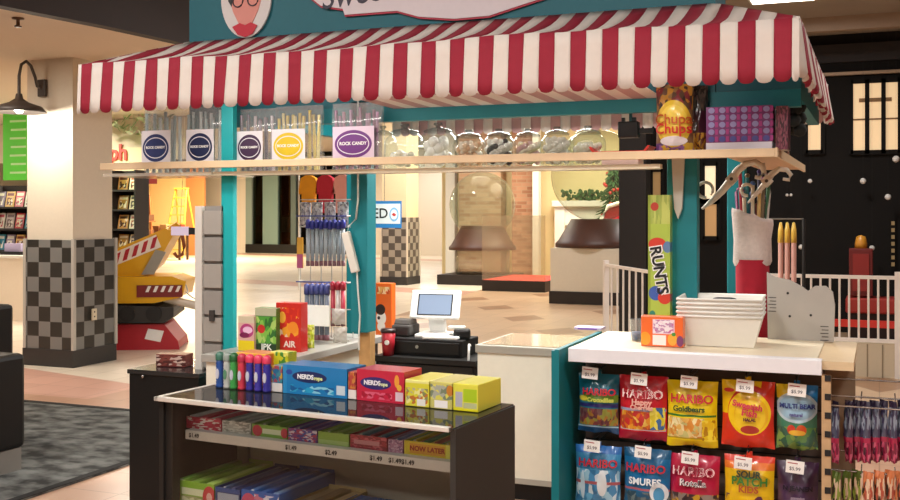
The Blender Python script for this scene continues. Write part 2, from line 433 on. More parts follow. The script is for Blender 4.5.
def plinth_box(name, label, x0, x1, Yf, ztop, dep, mat, floor_red=False):
    X0, X1 = PX(x0, Yf), PX(x1, Yf)
    t = thing(name, label, 'display plinth', (X0, Yf, 0)); w = X1-X0
    MB().box(0, w, 0, dep, 0, .22, DKPL).build('dark_base', t)
    if ztop: MB().box(.02, w-.02, .02, dep-.02, .221, ztop, mat).build('body', t)
    if floor_red: MB().box(.01, w-.01, .01, dep-.01, .22, .225, M('#d8352f', .7)).build('red_carpet', t)
    return X0, w
plinth_box('globe_plinth', 'dark low plinth under the left snow globe', 437, 502, 21.6, 0, 1.5, ACR)
X0, w = plinth_box('carpet_plinth', 'dark plinth with red carpet between the two snow globes', 482, 545, 20.2, 0, 2.0, ACR, True)
o = MB().box(0, w, 0, .03, .22, 1.55, glassm('#f4f2ea', 1.3, .05, .18, '#e4d3bb')).build('clear_screen', loc=(X0, 20.2, 0)); tag(o, 'hazy clear panel standing on the red carpeted plinth edge', 'panel')
X0, w = plinth_box('white_plinth', 'large white plinth with dark base under the right snow globe', 549, 626, 17.8, .98, 1.5, M('#ddd5c4', .5))
# left snow globe
def globe(label, xa, xb, Yg, yb, yt, cx, cy, r_px, scene=False):
    pa = P(xa, yb, Y=Yg); pb = P(xb, yb, Y=Yg); top = PZ((xa+xb)/2, yt, Yg); w = pb.x-pa.x
    t = thing('snow_globe', label, 'snow globe', ((pa.x+pb.x)/2, Yg+.5, pa.z)); h = top-pa.z
    n = 28
    mb = MB(); hw = w/2
    mb.lathe([(0, 0), (hw, 0), (hw, .07), (hw*.93, .12), (hw*.62, h), (0, h)], GLOBEB, n=n).build('base', t)
    c = P(cx, cy, Y=Yg+.5); r = r_px*(c.y/(ca+((cx-CX)/F)*sa))/F
    MB().ball((0, 0, c.z-pa.z), r, glassm('#e6ebe4', 1.25, .05, .1, '#b8b49a'), 32).build('glass_sphere', t)
    return t, c, r
g1z = PZ(475, 250, 21.6)
globe('large glass snow globe on a brown flared base before the brick pier', 443, 507, 21.9, 250, 226, 473, 205, 33)
# a tall stand to carry the left globe, so that it does not hang in the air
zz = PZ(474, 250, 21.9)
o = MB().lathe([(.0, .22), (.62, .22), (.62, zz-.03), (0, zz-.03)], ACR, n=24).build('globe_stand', loc=((PX(443, 21.9)+PX(507, 21.9))/2, 22.4, 0)); tag(o, 'hazy clear cylinder stand carrying the left snow globe', 'stand')
t, c, r = globe('giant snow globe with dark brown carved bowl base on the white plinth', 549, 632, 18.0, 262, 234, 592, 190, 46)
t.location.z = .985
# winter scene behind
q = P(612, 235, Y=23.6)
t = thing('christmas_tree', 'dark green Christmas tree with red baubles by the lit yellow wall', 'Christmas tree', (PX(614, 23.9), 23.9, 0))
MB().tube([(0, 0, 0), (0, 0, 1.5)], .05, M('#4b3422'), 8).build('trunk', t)
mb = MB(); G1, G2 = M('#2f5a2d', .8, noise=.3), M('#23471f', .8)
for k in range(420):
    h = random.random()**.8; z = .7+h*2.1; rr = .55*(1-h)+.05; a = random.random()*2*PI; r_ = rr*random.uniform(.6, 1)
    x_, y_ = r_*math.cos(a), r_*math.sin(a); dx, dy = .12*math.cos(a), .12*math.sin(a)
    mb.tube([(x_*.5, y_*.5, z+.06), (x_+dx*.6, y_+dy*.6, z-.03)], [.035, .008], G1 if k % 2 else G2, 5)
mb.build('needles', t)
mb = MB()
for k in range(26):
    h = random.random(); a = random.random()*2*PI; rr = .55*(1-h)+.1
    mb.ball((rr*math.cos(a), rr*math.sin(a), .8+h*1.9), .045, M('#b82b26', .25), 8)
for k in range(1): pass
o = mb.build('baubles', t); o['kind'] = 'stuff'
t = thing('santa_chair', 'big red armchair with white fur trim near the Christmas tree', 'armchair', (PX(619, 22.2), 22.2, 0))
RV = M('#b3202a', .7)
MB().box(-.4, .4, -.35, .35, .3, .55, RV).build('seat', t, bevel=.04)
MB().prism([(-.42, .5), (-.42, 1.5), (-.3, 1.72), (0, 1.8), (.3, 1.72), (.42, 1.5), (.42, .5)], .25, .4, RV).build('backrest', t, bevel=.03)
MB().box(-.5, -.38, -.35, .35, .3, .85, RV).build('armrest', t, bevel=.03); MB().box(.38, .5, -.35, .35, .3, .85, RV).build('armrest', t, bevel=.03)
MB().tube([(-.44, .24, .55), (-.44, .24, 1.5), (-.3, .24, 1.74), (0, .24, 1.83), (.3, .24, 1.74), (.44, .24, 1.5), (.44, .24, .55)], .05, M('#f3efe6', .9), 8).build('fur_trim', t)
for sx in (-.36, .36):
    for sy in (-.3, .3): MB().box(sx-.04, sx+.04, sy-.04, sy+.04, 0, .3, M('#6a4a22')).build('leg', t)
t = thing('white_mantel', 'cream fireplace mantel with greenery against the lit yellow wall', 'fireplace', (PX(583, 24.7), 24.7, 0))
MB().box(-.75, .75, -.15, .25, 1.75, 1.9, WHITE).build('mantel_shelf', t, bevel=.02)
MB().box(-.7, -.45, -.05, .25, 0, 1.75, WHITE).build('side_pilaster', t); MB().box(.45, .7, -.05, .25, 0, 1.75, WHITE).build('side_pilaster', t)
MB().box(-.45, .45, 0, .25, 1.3, 1.75, WHITE).build('front_panel', t)
mb = MB()
for k in range(90):
    x_ = random.uniform(-.5, .6); mb.ball((x_, random.uniform(-.12, .05), 1.93+random.random()*.22), random.uniform(.03, .06), G1, 6)
o = mb.build('evergreen_garland', loc=(PX(583, 24.7), 24.7, .0)); tag(o, 'green evergreen garland lying along the cream mantel shelf', 'garland', kind='stuff')
t = thing('snowy_cabinet', 'low white cabinet under the mantel beside the red armchair', 'cabinet', (PX(596, 23.0), 23.0, 0))
MB().box(-.5, .3, -.2, .2, 0, 1.25, M('#efe6d2', .6)).build('body', t, bevel=.01); MB().box(-.53, .33, -.23, .2, 1.25, 1.3, WHITE).build('top', t)
MB().box(-.47, -.11, -.215, -.2, .05, 1.2, WHITE).build('door', t); MB().box(-.09, .27, -.215, -.2, .05, 1.2, WHITE).build('door', t)
# dark pillar
o = MB().box(PX(619, 13.6), PX(646, 13.6), 13.6, 13.9, 0, 4.0, M('#1b1615', .6)).build('wall_dark_pillar'); o['kind'] = 'structure'

# far storefront seen between the left posts --------------------------------------
SY = 36.0
WALLW = M('#e9e2d6', .6)
mb = MB()
for (x0, x1, m_) in ((150, 247, WALLW), (348, 372, WALLW), (372, 444, M('#cfc5b6', .6))):
    mb.box(PX(x0, SY), PX(x1, SY), SY, SY+.3, 0, 4, m_)
struct('wall_far_shops', mb)
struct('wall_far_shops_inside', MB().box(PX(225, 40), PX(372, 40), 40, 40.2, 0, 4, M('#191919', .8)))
t = thing('glass_storefront', 'dark glass storefront with grey green frames far down the hall', 'storefront', (0, SY, 0)); t['kind'] = 'structure'
for (x0, x1, c) in ((247, 253, '#8fa19b'), (264, 279, '#7c9690'), (292, 297, '#5b6a68')):
    MB().box(PX(x0, SY), PX(x1, SY), -.1, .2, 0, 4, M(c, .4)).build('pillar', t)
MB().box(PX(253, SY), PX(348, SY), 0, .05, .1, 4, glassm('#9fb0aa', 1.5, .02)).build('glass', t)
MB().box(PX(247, SY), PX(348, SY), -.12, .1, 0, .35, M('#181817')).build('kickplate', t)
for k, (x_, c) in enumerate(((258, '#b34c4c'), (287, '#c9c4ba'), (310, '#8a2f38'))):
    q = P(x_, 215, Y=38.2)
    t = thing('clothes_rack', 'shop rack with '+['red', 'pale', 'maroon'][k]+' clothes behind the far dark glass', 'clothes rack', (q.x, 38.2, 0), group='clothes racks in the far shop')
    MB().tube([(-.45, 0, 1.5), (.45, 0, 1.5)], .02, CHROME, 6).build('rail', t)
    for sx in (-.45, .45): MB().tube([(sx, 0, 0), (sx, 0, 1.5)], .02, CHROME, 6).build('post', t)
    for j in range(5): MB().box(-.35+j*.15, -.27+j*.15, -.2, .2, .8, 1.45, M(c, .8)).build('garment', t)
# coats / shirts on a rail
t = thing('garment_rail', 'white rail with hooks carrying the bright shirts seen left of the post', 'rail', (PX(325, 19), 19, 0))
for sx in (-.62, .58): MB().tube([(sx, 0, 0), (sx, 0, 2.75)], .02, WHITE, 8).build('post', t)
MB().tube([(-.62, 0, 2.75), (.58, 0, 2.75)], .02, WHITE, 8).build('bar', t)
def shirt(px, col, label):
    c = PX(px, 19)
    mm = M(col, .8, noise=.15, scale=5)
    t = thing('shirt', label, 'shirt', (c, 19, 1.6), group='bright shirts on the white rail')
    MB().prism([(-.14, 0), (-.15, .45), (-.2, .38), (-.215, .42), (-.215, .48), (-.17, .72), (-.06, .78), (.06, .78), (.17, .72), (.215, .48), (.215, .42), (.2, .38), (.15, .45), (.14, 0)], -.05, .05, mm).build('body', t, bevel=.02)
    MB().tube([(0, 0, 1.15), (0, 0, .8)], .008, CHROME, 5).build('hanger', t)
shirt(309, '#e39a1c', 'bright yellow shirt hanging from the white rail'); shirt(326, '#b31f38', 'deep red shirt hanging from the white rail'); shirt(343, '#dd9c97', 'pale pink shirt hanging from the white rail')

# =================================================================== LEFT BACK: column lamp, sign, magazines, toys, ladder, digger
# gooseneck lamp
lp = Vector((PX(43, 8.52), 8.49, PZ(43, 88, 8.5)))
t = thing('gooseneck_lamp', 'dark grey gooseneck wall lamp with lit shade on the cream column', 'wall lamp', lp)
LG = M('#4b4440', .5, metal=.3)
MB().box(-.05, .05, 0, .04, -.09, .09, LG).build('wall_plate', t, bevel=.008)
sx, sy = .06, -.36
MB().tube([(0, 0, 0), (0, -.05, .01), (.01, -.09, .1), (.02, -.16, .21), (.035, -.24, .245), (.05, -.32, .2), (sx, sy, .08), (sx, sy, -.14)], .016, LG, 8).build('neck', t)
MB().lathe([(.03, 0), (.04, -.05), (.1, -.09), (.22, -.13), (.27, -.19), (.26, -.19), (.2, -.14), (.05, -.1), (0, -.09)], LG, (sx, sy, -.1), 24).build('shade', t)
MB().ball((sx, sy, -.25), .05, emit('#fff2d8', 10), 12).build('bulb', t)
point('lamp_gooseneck_bulb', lp+Vector((sx, sy, -.36)), 30, (1, .93, .8), .06)
# sprinkler
q = P(18, 18, Z=3.21)
t = thing('sprinkler_head', 'small dark sprinkler head on the cream ceiling at upper left', 'sprinkler', q)
MB().lathe([(.0, 0), (.05, 0), (.05, -.01), (.015, -.015), (.015, -.06), (.03, -.065), (.03, -.075), (0, -.075)], M('#5a3a22', .4), n=12).build('head', t)
# green hanging sign
a = P(8, 72, Y=12.2); b_ = P(29, 180, Y=12.2)
t = thing('green_sign', 'bright green hanging sale sign behind the cream column', 'sign', (a.x, 12.2, 0))
GR = M('#5fe03c', .5)
w = b_.x-a.x
mb = MB().box(-.1, w+.4, 0, .02, b_.z, a.z, GR)
for k in range(8): mb.box(.04+.02*(k % 2), w-.06, -.004, 0, b_.z+.1+k*.13, b_.z+.13+k*.13, M('#c6f5b4'))
mb.build('panel', t)
MB().tube([(0, .01, a.z), (0, .01, 3.2)], .006, CHROME, 5).build('hanger', t); MB().tube([(w+.2, .01, a.z), (w+.2, .01, 3.2)], .006, CHROME, 5).build('hanger', t)
# magazine rack at the far left
def rack(name, label, xa, xb, Y, rows, ytop, ybot, itemname, cols, n, grp, frame, lab, cat):
    X0, X1 = PX(xa, Y), PX(xb, Y); zt = PZ((xa+xb)/2, ytop, Y); zb = PZ((xa+xb)/2, ybot, Y)
    t = thing(name, label, 'shelf unit', (X0, Y, 0)); w = X1-X0
    MB().box(0, w, .3, .33, 0, zt, frame).build('back_panel', t)
    MB().box(-.03, 0, 0, .33, 0, zt, frame).build('side_panel', t); MB().box(w, w+.03, 0, .33, 0, zt, frame).build('side_panel', t)
    zs = [zb+(zt-zb)*k/rows for k in range(rows)]
    for z in zs: MB().box(0, w, 0, .3, z-.03, z, frame).build('shelf', t)
    sp = (zt-zb)/rows
    for ri, z in enumerate(zs):
        for k in range(n):
            x = X0+w*(k+.5)/n; c = cols[(ri*n+k) % len(cols)]
            ww = w/n*.42; hh = sp*.72
            m_ = print_mat(c[0], [('box', .1, .9, .72, .9, c[1]), ('spk', .15, .85, .1, .6, [c[1], c[0], '#e9dfcf', '#553a33'], 3+k)])
            o = MB().box(-ww, ww, -.008, .008, 0, hh, m_).build(itemname, loc=(x, Y+.14, z), rot=(R(-12), 0, 0))
            tag(o, f'{c[2]} {itemname.replace("_", " ")} {lab}, {ORD[k]} from left on the {ORD[rows-1-ri]} shelf down', cat, grp)
MAGC = [('#d8556a', '#f3e2d4', 'pink'), ('#e7ddd0', '#b43a4a', 'white'), ('#b7a6a0', '#5b3b3b', 'grey'), ('#c9343c', '#f0d9b0', 'red'), ('#3c8fa8', '#f2efe5', 'teal'), ('#8d7f92', '#f0e9dd', 'mauve'), ('#e0b26a', '#7b3a2a', 'tan')]
rack('magazine_rack', 'dark magazine rack in the shop left of the cream column', -12, 27, 12.6, 4, 185, 272, 'magazine', MAGC, 4, 'magazines in the left shop rack', M('#2a2220', .6), 'in the far left rack', 'magazine')
rack('bookcase', 'dark bookcase with picture books between column and digger ride', 111, 134, 13.5, 5, 170, 268, 'picture_book', [('#d7a25e', '#5a2e20', 'tan'), ('#efe2c8', '#b05a34', 'cream'), ('#b0813f', '#f0e2c2', 'brown'), ('#dcc9a3', '#40302a', 'beige')], 2, 'picture books in the dark bookcase', M('#1d1614', .6), 'in the dark bookcase', 'book')
t = thing('shop_counter', 'low white counter in the shop at the far left edge', 'counter', (PX(5, 11.9), 11.9, 0))
MB().box(-1.6, .5, 0, .5, 0, .93, M('#e6d8c6', .6)).build('body', t); MB().box(-1.65, .53, -.03, .53, .93, .97, WHITE).build('top', t)
t = thing('small_stand', 'small dark stand with folded lilac papers on the white counter at left edge', 'stand', (PX(10, 12.05), 12.05, .97))
MB().box(-.2, .2, 0, .2, 0, .05, BLACK).build('base', t); MB().box(-.16, .16, .05, .15, .05, .17, M('#b9aed0')).build('papers', t)
# shop sign letters
q = P(120, 155, Y=14.4)
t = thing('shop_sign', 'cream shop sign with coral letters behind the candy bags at upper left', 'sign', (q.x, 14.38, q.z))
MB().box(-.7, .9, 0, .1, -.32, .12, M('#f2dfb4', .6)).build('board', t)
MB().text('ph', 0, .03, -.01, .38, M('#e2554a', .5), .01, .01).build('lettering', t)
MB().box(-.35, .75, -.25, .05, -.5, -.32, M('#a83432', .7)).build('awning', t)
# greenery above
q = P(140, 118, Y=14.0)
mb = MB()
for k in range(260):
    x_, z_ = random.uniform(-1.0, .6), random.uniform(-.25, .5)
    a_ = random.random()*PI; l_ = .1
    c = (x_, random.uniform(-.2, .2), z_)
    mb.add([(c[0]-l_*math.cos(a_), c[1], c[2]-l_*math.sin(a_)), (c[0]+.03*math.sin(a_), c[1]-.03, c[2]-.03*math.cos(a_)), (c[0]+l_*math.cos(a_), c[1], c[2]+l_*math.sin(a_)), (c[0]-.03*math.sin(a_), c[1]+.03, c[2]+.03*math.cos(a_))], [(0, 1, 2, 3)], M('#7d8a5e' if k % 2 else '#b9bd9a', .8))
for k in range(2): mb.tube([(-.6+k*.9, 0, .3), (-.6+k*.9, 0, 3.2-q.z)], .01, M('#6a5a40'), 5)
o = mb.build('hanging_greenery', loc=q); tag(o, 'pale green hanging foliage above the far shop at upper left', 'plant', kind='stuff')
# ladder in the orange shop
def ladder():
    t = thing('step_ladder', 'yellow folding step ladder standing in the orange lit shop', 'ladder', (PX(181, 31), 31, 0))
    Y_ = M('#d8a83c', .5); H = 2.45
    for sx in (-1, 1):
        MB().tube([(sx*.42, -.5, 0), (sx*.24, 0, H)], .035, Y_, 6).build('front_rail', t)
        MB().tube([(sx*.42, .5, 0), (sx*.24, .03, H)], .03, Y_, 6).build('rear_rail', t)
    for k in range(1, 8):
        f = k/8; MB().box(-.42+.18*f, .42-.18*f, -.5*(1-f)-.05, -.5*(1-f)+.05, H*f-.02, H*f+.02, Y_).build('step', t)
    MB().box(-.27, .27, -.08, .1, H, H+.05, Y_).build('top_cap', t)
ladder()
t = thing('wooden_easel', 'orange wooden display easel with baskets in the orange lit shop', 'easel', (PX(146, 28.3), 28.3, 0))
OW = M('#b5713a', .6)
for sx in (-1, 1): MB().tube([(sx*.5, -.3, 0), (sx*.12, 0, 2.2)], .04, OW, 6).build('leg', t)
MB().tube([(0, .6, 0), (0, 0, 2.1)], .04, OW, 6).build('leg', t)
for k, z in enumerate((.8, 1.3)): MB().box(-.5+k*.1, .5-k*.1, -.35, 0, z, z+.04, OW).build('shelf', t); MB().box(-.35, .35, -.33, -.03, z+.04, z+.25, M('#7d5232', .8, noise=.3)).build('basket', t)
t = thing('shop_table', 'dark table with goods in the orange lit shop', 'table', (PX(169, 29.5), 29.5, 0))
MB().box(-.7, .7, -.3, .3, .9, .96, M('#6a4b30')).build('table_top', t)
for sx in (-.6, .6):
    for sy in (-.22, .22): MB().box(sx-.03, sx+.03, sy-.03, sy+.03, 0, .9, M('#4d3524')).build('leg', t)
for k, c in enumerate(('#8a5a3a', '#caa06a', '#3d2f2a', '#a8482e')):
    o = MB().box(-.13, .13, -.1, .1, 0, .2+.06*(k % 2), M(c)).build('gift_box', loc=(PX(169, 29.5)-.5+k*.32, 29.5, .96), bevel=.01); tag(o, f'{["brown", "tan", "black", "rust red"][k]} small box on the dark table in the orange shop', 'box', 'boxes on the dark shop table')

# digger ride behind the column
dg = P(140, 352, Z=0)
dg = P(133, 350, Z=0)
t = thing('digger_ride', 'yellow coin operated excavator ride on a red base behind the column', 'kiddie ride', (dg.x-.2, dg.y+.28, 0), R(28))
YL = M('#e3ac18', .35, coat=.3); DK = M('#33302e', .6); RB = M('#b32430', .4)
MB().prism([(-.75, 0), (.58, 0), (.56, .1), (.4, .3), (-.75, .3)], -.35, .35, RB).build('red_base', t, bevel=.03)
MB().prism([(.18, .13), (.36, .09), (.4, .22), (.22, .25)], -.358, -.35, CARD).build('base_sticker', t)
MB().prism([(-.8, .32), (.42, .32), (.52, .4), (.52, .5), (-.8, .56)], -.42, .42, DK).build('undercarriage', t, bevel=.05)
mb = MB()
for k in range(4): mb.tube([(-.6+k*.3, -.46, .43), (-.6+k*.3, .46, .43)], .09, M('#22201f', .7), 14)
mb.build('road_wheels', t)
MB().prism([(-.8, .55), (.3, .55), (.62, .62), (.66, .8), (.5, .86), (.28, .86), (.12, .86), (-.8, .86)], -.4, .4, YL).build('chassis', t, bevel=.035)
MB().prism([(-.8, .86), (.16, .86), (.3, .98), (.52, 1.38), (.4, 1.42), (-.2, 1.16), (-.8, 1.0)], -.3, .3, YL).build('hood', t, bevel=.03)
hz = MB().prism([(-.3, .93), (-.3, 1.08), (.3, 1.345), (.36, 1.2)], -.312, -.3, M('#f2ece2', .5))
for k in range(6): x_ = -.29+k*.105; z_ = .945+k*.046; hz.prism([(x_, z_), (x_+.05, z_+.02), (x_+.085, z_+.155), (x_+.035, z_+.13)], -.318, -.312, M('#b0202e', .5))
hz.build('hazard_panel', t)
hz = MB().box(.1, .62, -.412, -.4, .62, .76, M('#7b2420', .5))
for k in range(5): x_ = .2+k*.085; hz.prism([(x_, .68), (x_+.035, .68), (x_+.065, .75), (x_+.03, .75)], -.418, -.412, CARD)
hz.build('bumper_panel', t)
MB().prism([(.14, .88), (.28, .88), (.42, 1.14), (.3, 1.17)], -.34, -.3, M('#9b988e', .4)).build('grey_strut', t)
MB().tube([(.34, 0, 1.28), (.46, 0, 1.4), (.52, 0, 1.46)], [.08, .07, .05], YL, 8).build('boom', t)
MB().tube([(.52, 0, 1.44), (.56, 0, 1.32), (.58, 0, 1.2), (.56, 0, 1.1), (.5, 0, 1.07), (.46, 0, 1.12)], .022, M('#8b4a28', .4), 8).build('hook', t)
MB().text('CRAWLER', -.35, .7, -.412, .1, INK, .002).build('lettering', t)
MB().tube([(.4, -.3, .6), (.75, -.2, .5)], .05, M('#cfc6b8', .3), 10).build('exhaust', t)

# rug and black armchairs --------------------------------------------------------
def rug_mat():
    m, nt, b = bsdf_mat('rug_pile'); b.inputs['Roughness'].default_value = .95
    tc = nt.nodes.new('ShaderNodeTexCoord'); mp = nt.nodes.new('ShaderNodeMapping'); mp.inputs['Scale'].default_value = (5.5, 8, 1)
    nz = nt.nodes.new('ShaderNodeTexNoise'); nz.inputs['Scale'].default_value = 1.0; nz.inputs['Detail'].default_value = 5
    nt.links.new(tc.outputs['Object'], mp.inputs[0]); nt.links.new(mp.outputs[0], nz.inputs['Vector'])
    r = nt.nodes.new('ShaderNodeValToRGB'); r.color_ramp.elements[0].position = .38; r.color_ramp.elements[0].color = lin('#262624')
    r.color_ramp.elements[1].position = .62; r.color_ramp.elements[1].color = lin('#6b6c68'); nt.links.new(nz.outputs['Fac'], r.inputs[0]); nt.links.new(r.outputs[0], b.inputs['Base Color'])
    return m
t = thing('area_rug', 'large dark grey mottled rug on the tile floor left of the kiosk', 'rug', (-8.9, 1.5, 0))
MB().box(0, 4.5, 0, 5.35, 0.001, .012, rug_mat()).build('pile', t)
MB().box(4.44, 4.5, 0, 5.35, .012, .016, M('#1b1a19', .9)).box(0, 4.44, 5.29, 5.35, .012, .016, M('#1b1a19', .9)).build('border', t)
def chair_black(loc, rz, label, h):
    t = thing('lounge_chair', label, 'armchair', loc, rz, 'black lounge chairs at the left edge')
    LE = M('#131211', .5, spec=.3)
    MB().box(-1.0, 0, 0, .36, .14, .14+h, LE).build('armrest', t, bevel=.03)
    MB().box(-.98, -.02, .02, .34, 0, .14, M('#77716a', .5)).build('plinth_base', t)
    MB().box(-.13, -.06, .0, .02, .03, .11, M('#1c1a19')).build('foot', t)
    return t
q = P(20, 470, Z=0)
chair_black((q.x+.05, q.y-.36, .012), R(0), 'large black padded block seat with grey base at the left edge', .58)
q2 = P(8, 440, Z=0)
chair_black((q2.x-.2, q2.y-.1, .012), R(0), 'black padded seat back rising behind the nearer black block', .78)

# =================================================================== THE KIOSK
XL, XR = -3.45, -.79
kf = thing('candy_kiosk', 'teal painted wooden candy kiosk frame with big sign board and three front posts', 'kiosk', (-2.1, 5.0, 0))
def kx(mb, nm, **k):
    o = mb.build(nm, kf, **k); o.location = Vector(o.location)-Vector((-2.1, 5.0, 0)); return o
def post(x0, x1, y0, y1, z0, z1):
    o = kx(MB().box(x0, x1, y0, y1, z0, z1, TEAL), 'post', bevel=.004); return o
TEALL = M('#0fa3a6', .5, noise=.08, scale=9)
kx(MB().box(PX(221, 4.86), PX(233, 4.86), 4.86, 4.9, 0, 2.2, TEALL), 'post', bevel=.004)
post(PX(350.5, 5), PX(367, 5), 5.0, 5.11, .96, 2.2)
kx(MB().box(PX(359, 5.03), PX(370, 5.03), 5.03, 5.09, 0, .96, M('#b58d58', .6, noise=.2)), 'post_core')
post(PX(667, 5), PX(697, 5), 5.0, 5.08, 1.008, 2.2)
post(-.82, -.72, 6.25, 6.35, 0, 2.3)
post(XL, XL+.1, 6.5, 6.6, 0, 2.3)
kx(MB().box(-3.67, -.33, 5.0, 5.06, 2.085, 2.165, TEAL), 'front_beam')
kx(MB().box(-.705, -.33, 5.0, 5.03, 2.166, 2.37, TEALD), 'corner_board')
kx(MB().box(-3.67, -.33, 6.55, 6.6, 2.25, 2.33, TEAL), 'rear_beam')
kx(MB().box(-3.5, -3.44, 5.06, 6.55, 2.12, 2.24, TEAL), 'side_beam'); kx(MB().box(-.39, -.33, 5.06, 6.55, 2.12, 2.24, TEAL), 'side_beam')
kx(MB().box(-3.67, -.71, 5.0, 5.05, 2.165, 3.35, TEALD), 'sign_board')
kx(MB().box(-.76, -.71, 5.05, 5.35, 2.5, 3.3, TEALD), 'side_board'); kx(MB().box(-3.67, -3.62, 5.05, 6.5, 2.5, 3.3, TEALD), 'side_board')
kx(MB().box(-3.62, -.76, 5.05, 6.5, 2.42, 2.46, M('#c9c4ba', .7)), 'ceiling_panel')
# signs on the board
Yb = 4.995
def ell(cx, cz, rx, rz, n=40): return [(cx+rx*math.cos(2*PI*k/n), cz+rz*math.sin(2*PI*k/n)) for k in range(n)]
c = P(247, -3, Y=Yb)
kz = PX(272, Yb)-PX(222, Yb)
t = thing('portrait_sign', 'oval white sign with a round spectacled face and red bow on the teal board', 'sign', (c.x, Yb, c.z))
rx = kz/2; rz_ = c.z-PZ(247, 38, Yb)
MB().prism(ell(0, 0, rx, rz_), -.012, 0, M('#d9d3d0', .6)).build('oval_panel', t)
SK = M('#d98f83', .6)
MB().prism([(-rx*.62, rz_*.5), (-rx*.66, 0), (-rx*.5, -rz_*.35), (-rx*.25, -rz_*.68), (rx*.25, -rz_*.68), (rx*.5, -rz_*.35), (rx*.66, 0), (rx*.62, rz_*.5)], -.016, -.012, SK).build('face_shape', t)
mb = MB()
for sx in (-.26, .26):
    mb.tube([(sx*rx*1.15+rx*.2*math.cos(a_), -.018, -rz_*.1+rx*.2*math.sin(a_)) for a_ in [2*PI*k/16 for k in range(16)]], .004, M('#403338'), 6, closed=True)
mb.build('spectacles', t)
MB().prism([(-rx*.75, rz_*.45), (-rx*.68, -.02), (-rx*.55, -.05), (-rx*.5, rz_*.1), (-rx*.3, rz_*.4)], -.019, -.016, INK).build('hair', t)
MB().prism([(-rx*.52, -rz_*.72), (-rx*.22, -rz_*.64), (0, -rz_*.7), (rx*.22, -rz_*.64), (rx*.48, -rz_*.72), (rx*.3, -rz_*.92), (0, -rz_*.99), (-rx*.3, -rz_*.92)], -.02, -.016, M('#c2273a', .6)).build('bow_tie', t)
t = thing('name_sign', 'white scalloped cloud sign with red edge and dark lettering on the teal board', 'sign', (0, Yb, 0))
def outline(d):
    pp = [(300, -20), (312, 0), (322, 8), (344, 11), (346, 17), (398, 13), (420, 19), (455, 21), (490, 18), (520, 8), (545, 0), (560, -20)]
    out = []
    for x_, y_ in pp:
        q_ = P(x_, y_+d, Y=Yb); out.append((q_.x, q_.z))
    return out
MB().prism(outline(0), -.01, 0, M('#b53a4e', .6)).build('red_edge', t)
MB().prism(outline(-1.8), -.016, -.01, M('#dcd2d6', .6)).build('white_panel', t)
q = P(357, -7, Y=Yb)
MB().text('Sweet', q.x, q.z, -.016, .21, M('#3c3a48', .6), .002, shear=.2, sx=.82, rot=R(4)).build('lettering', t)

# awning ------------------------------------------------------------------------
aw = thing('striped_awning', 'red and white striped scalloped awning around the candy kiosk', 'awning', (-2.1, 4.4, 2.1))
def ax(mb, nm):
    o = mb.build(nm, aw); o.location = (2.1, -4.4, -2.1); return o
SW = .0705
AX0, AX1 = -3.94, -.295
ZT, ZB = 2.385, 2.13
stripes = []
x = AX1; w = .028; red = False
while x > AX0+.01:
    nx = max(AX0, x-w); stripes.append((nx, x, red)); x = nx; w = SW; red = not red
stripes.reverse()
def wav(x, a=.006): return a*math.sin(x*9.1)+a*.6*math.sin(x*23.7+1)
def ztop(x): return ZT+.006*math.sin(x*3.1)+.003*math.sin(x*11)
def valance(segs, fn, n=6, base=ZB, thick=.004, drop=.0):
    mb = MB()
    for (a_, b_, rd) in segs:
        m_ = RED if rd else CLOTH
        vs = []; nz = 4
        for i in range(n+1):
            u = i/n; s_ = a_+(b_-a_)*u
            zb = base-.024*math.sqrt(max(0, 1-(2*u-1)**2))+.018
            for k in range(nz+1):
                f = k/nz; zt = ztop(s_); vs.append(fn(s_, zt+(zb-zt)*f, f))
        fs = [(i*(nz+1)+k, i*(nz+1)+k+1, (i+1)*(nz+1)+k+1, (i+1)*(nz+1)+k) for i in range(n) for k in range(nz)]
        mb.add(vs, fs, m_, True)
    return mb
def solid(o, th=.003):
    s_ = o.modifiers.new('thickness', 'SOLIDIFY'); s_.thickness = th; return o
solid(ax(valance(stripes, lambda s_, z, f: (s_, 4.4-.02*f+wav(s_, .004)*f*1.5+.004*math.sin(s_*40)*f, z)), 'front_valance'))
# sloped roof cloth
mb = MB()
FX0, FX1 = -3.67, -.71
HIPY = 5.0
for (a_, b_, rd) in stripes:
    # stripes run back to the board; at the ends the cloth is cut along the hip
    def back(x_):
        y_ = HIPY; z_ = 2.583
        f = 1.0
        if x_ < FX0: f = (x_-AX0)/(FX0-AX0)
        if x_ > FX1: f = (AX1-x_)/(AX1-FX1)
        f = max(0.0, f); return (x_, 4.4+(HIPY-4.4)*f, ZT+(2.583-ZT)*f)
    n = 6
    pa = (a_, 4.4, ztop(a_)); pb = (b_, 4.4, ztop(b_)); qa = back(a_); qb = back(b_)
    vs = []
    for i in range(n+1):
        f = i/n; sag = -.028*math.sin(PI*f)
        for p_, q_ in ((pa, qa), (pb, qb)):
            x_ = p_[0]
            vs.append((x_, p_[1]+(q_[1]-p_[1])*f, p_[2]+(q_[2]-p_[2])*f+sag*(1 if q_[1] > 4.9 else .4)+.006*math.sin(x_*17+f*4)*math.sin(PI*f)))
    mb.add(vs, [(2*i, 2*i+1, 2*i+3, 2*i+2) for i in range(n)], RED if rd else CLOTH, True)
solid(ax(mb, 'front_roof_cloth'))
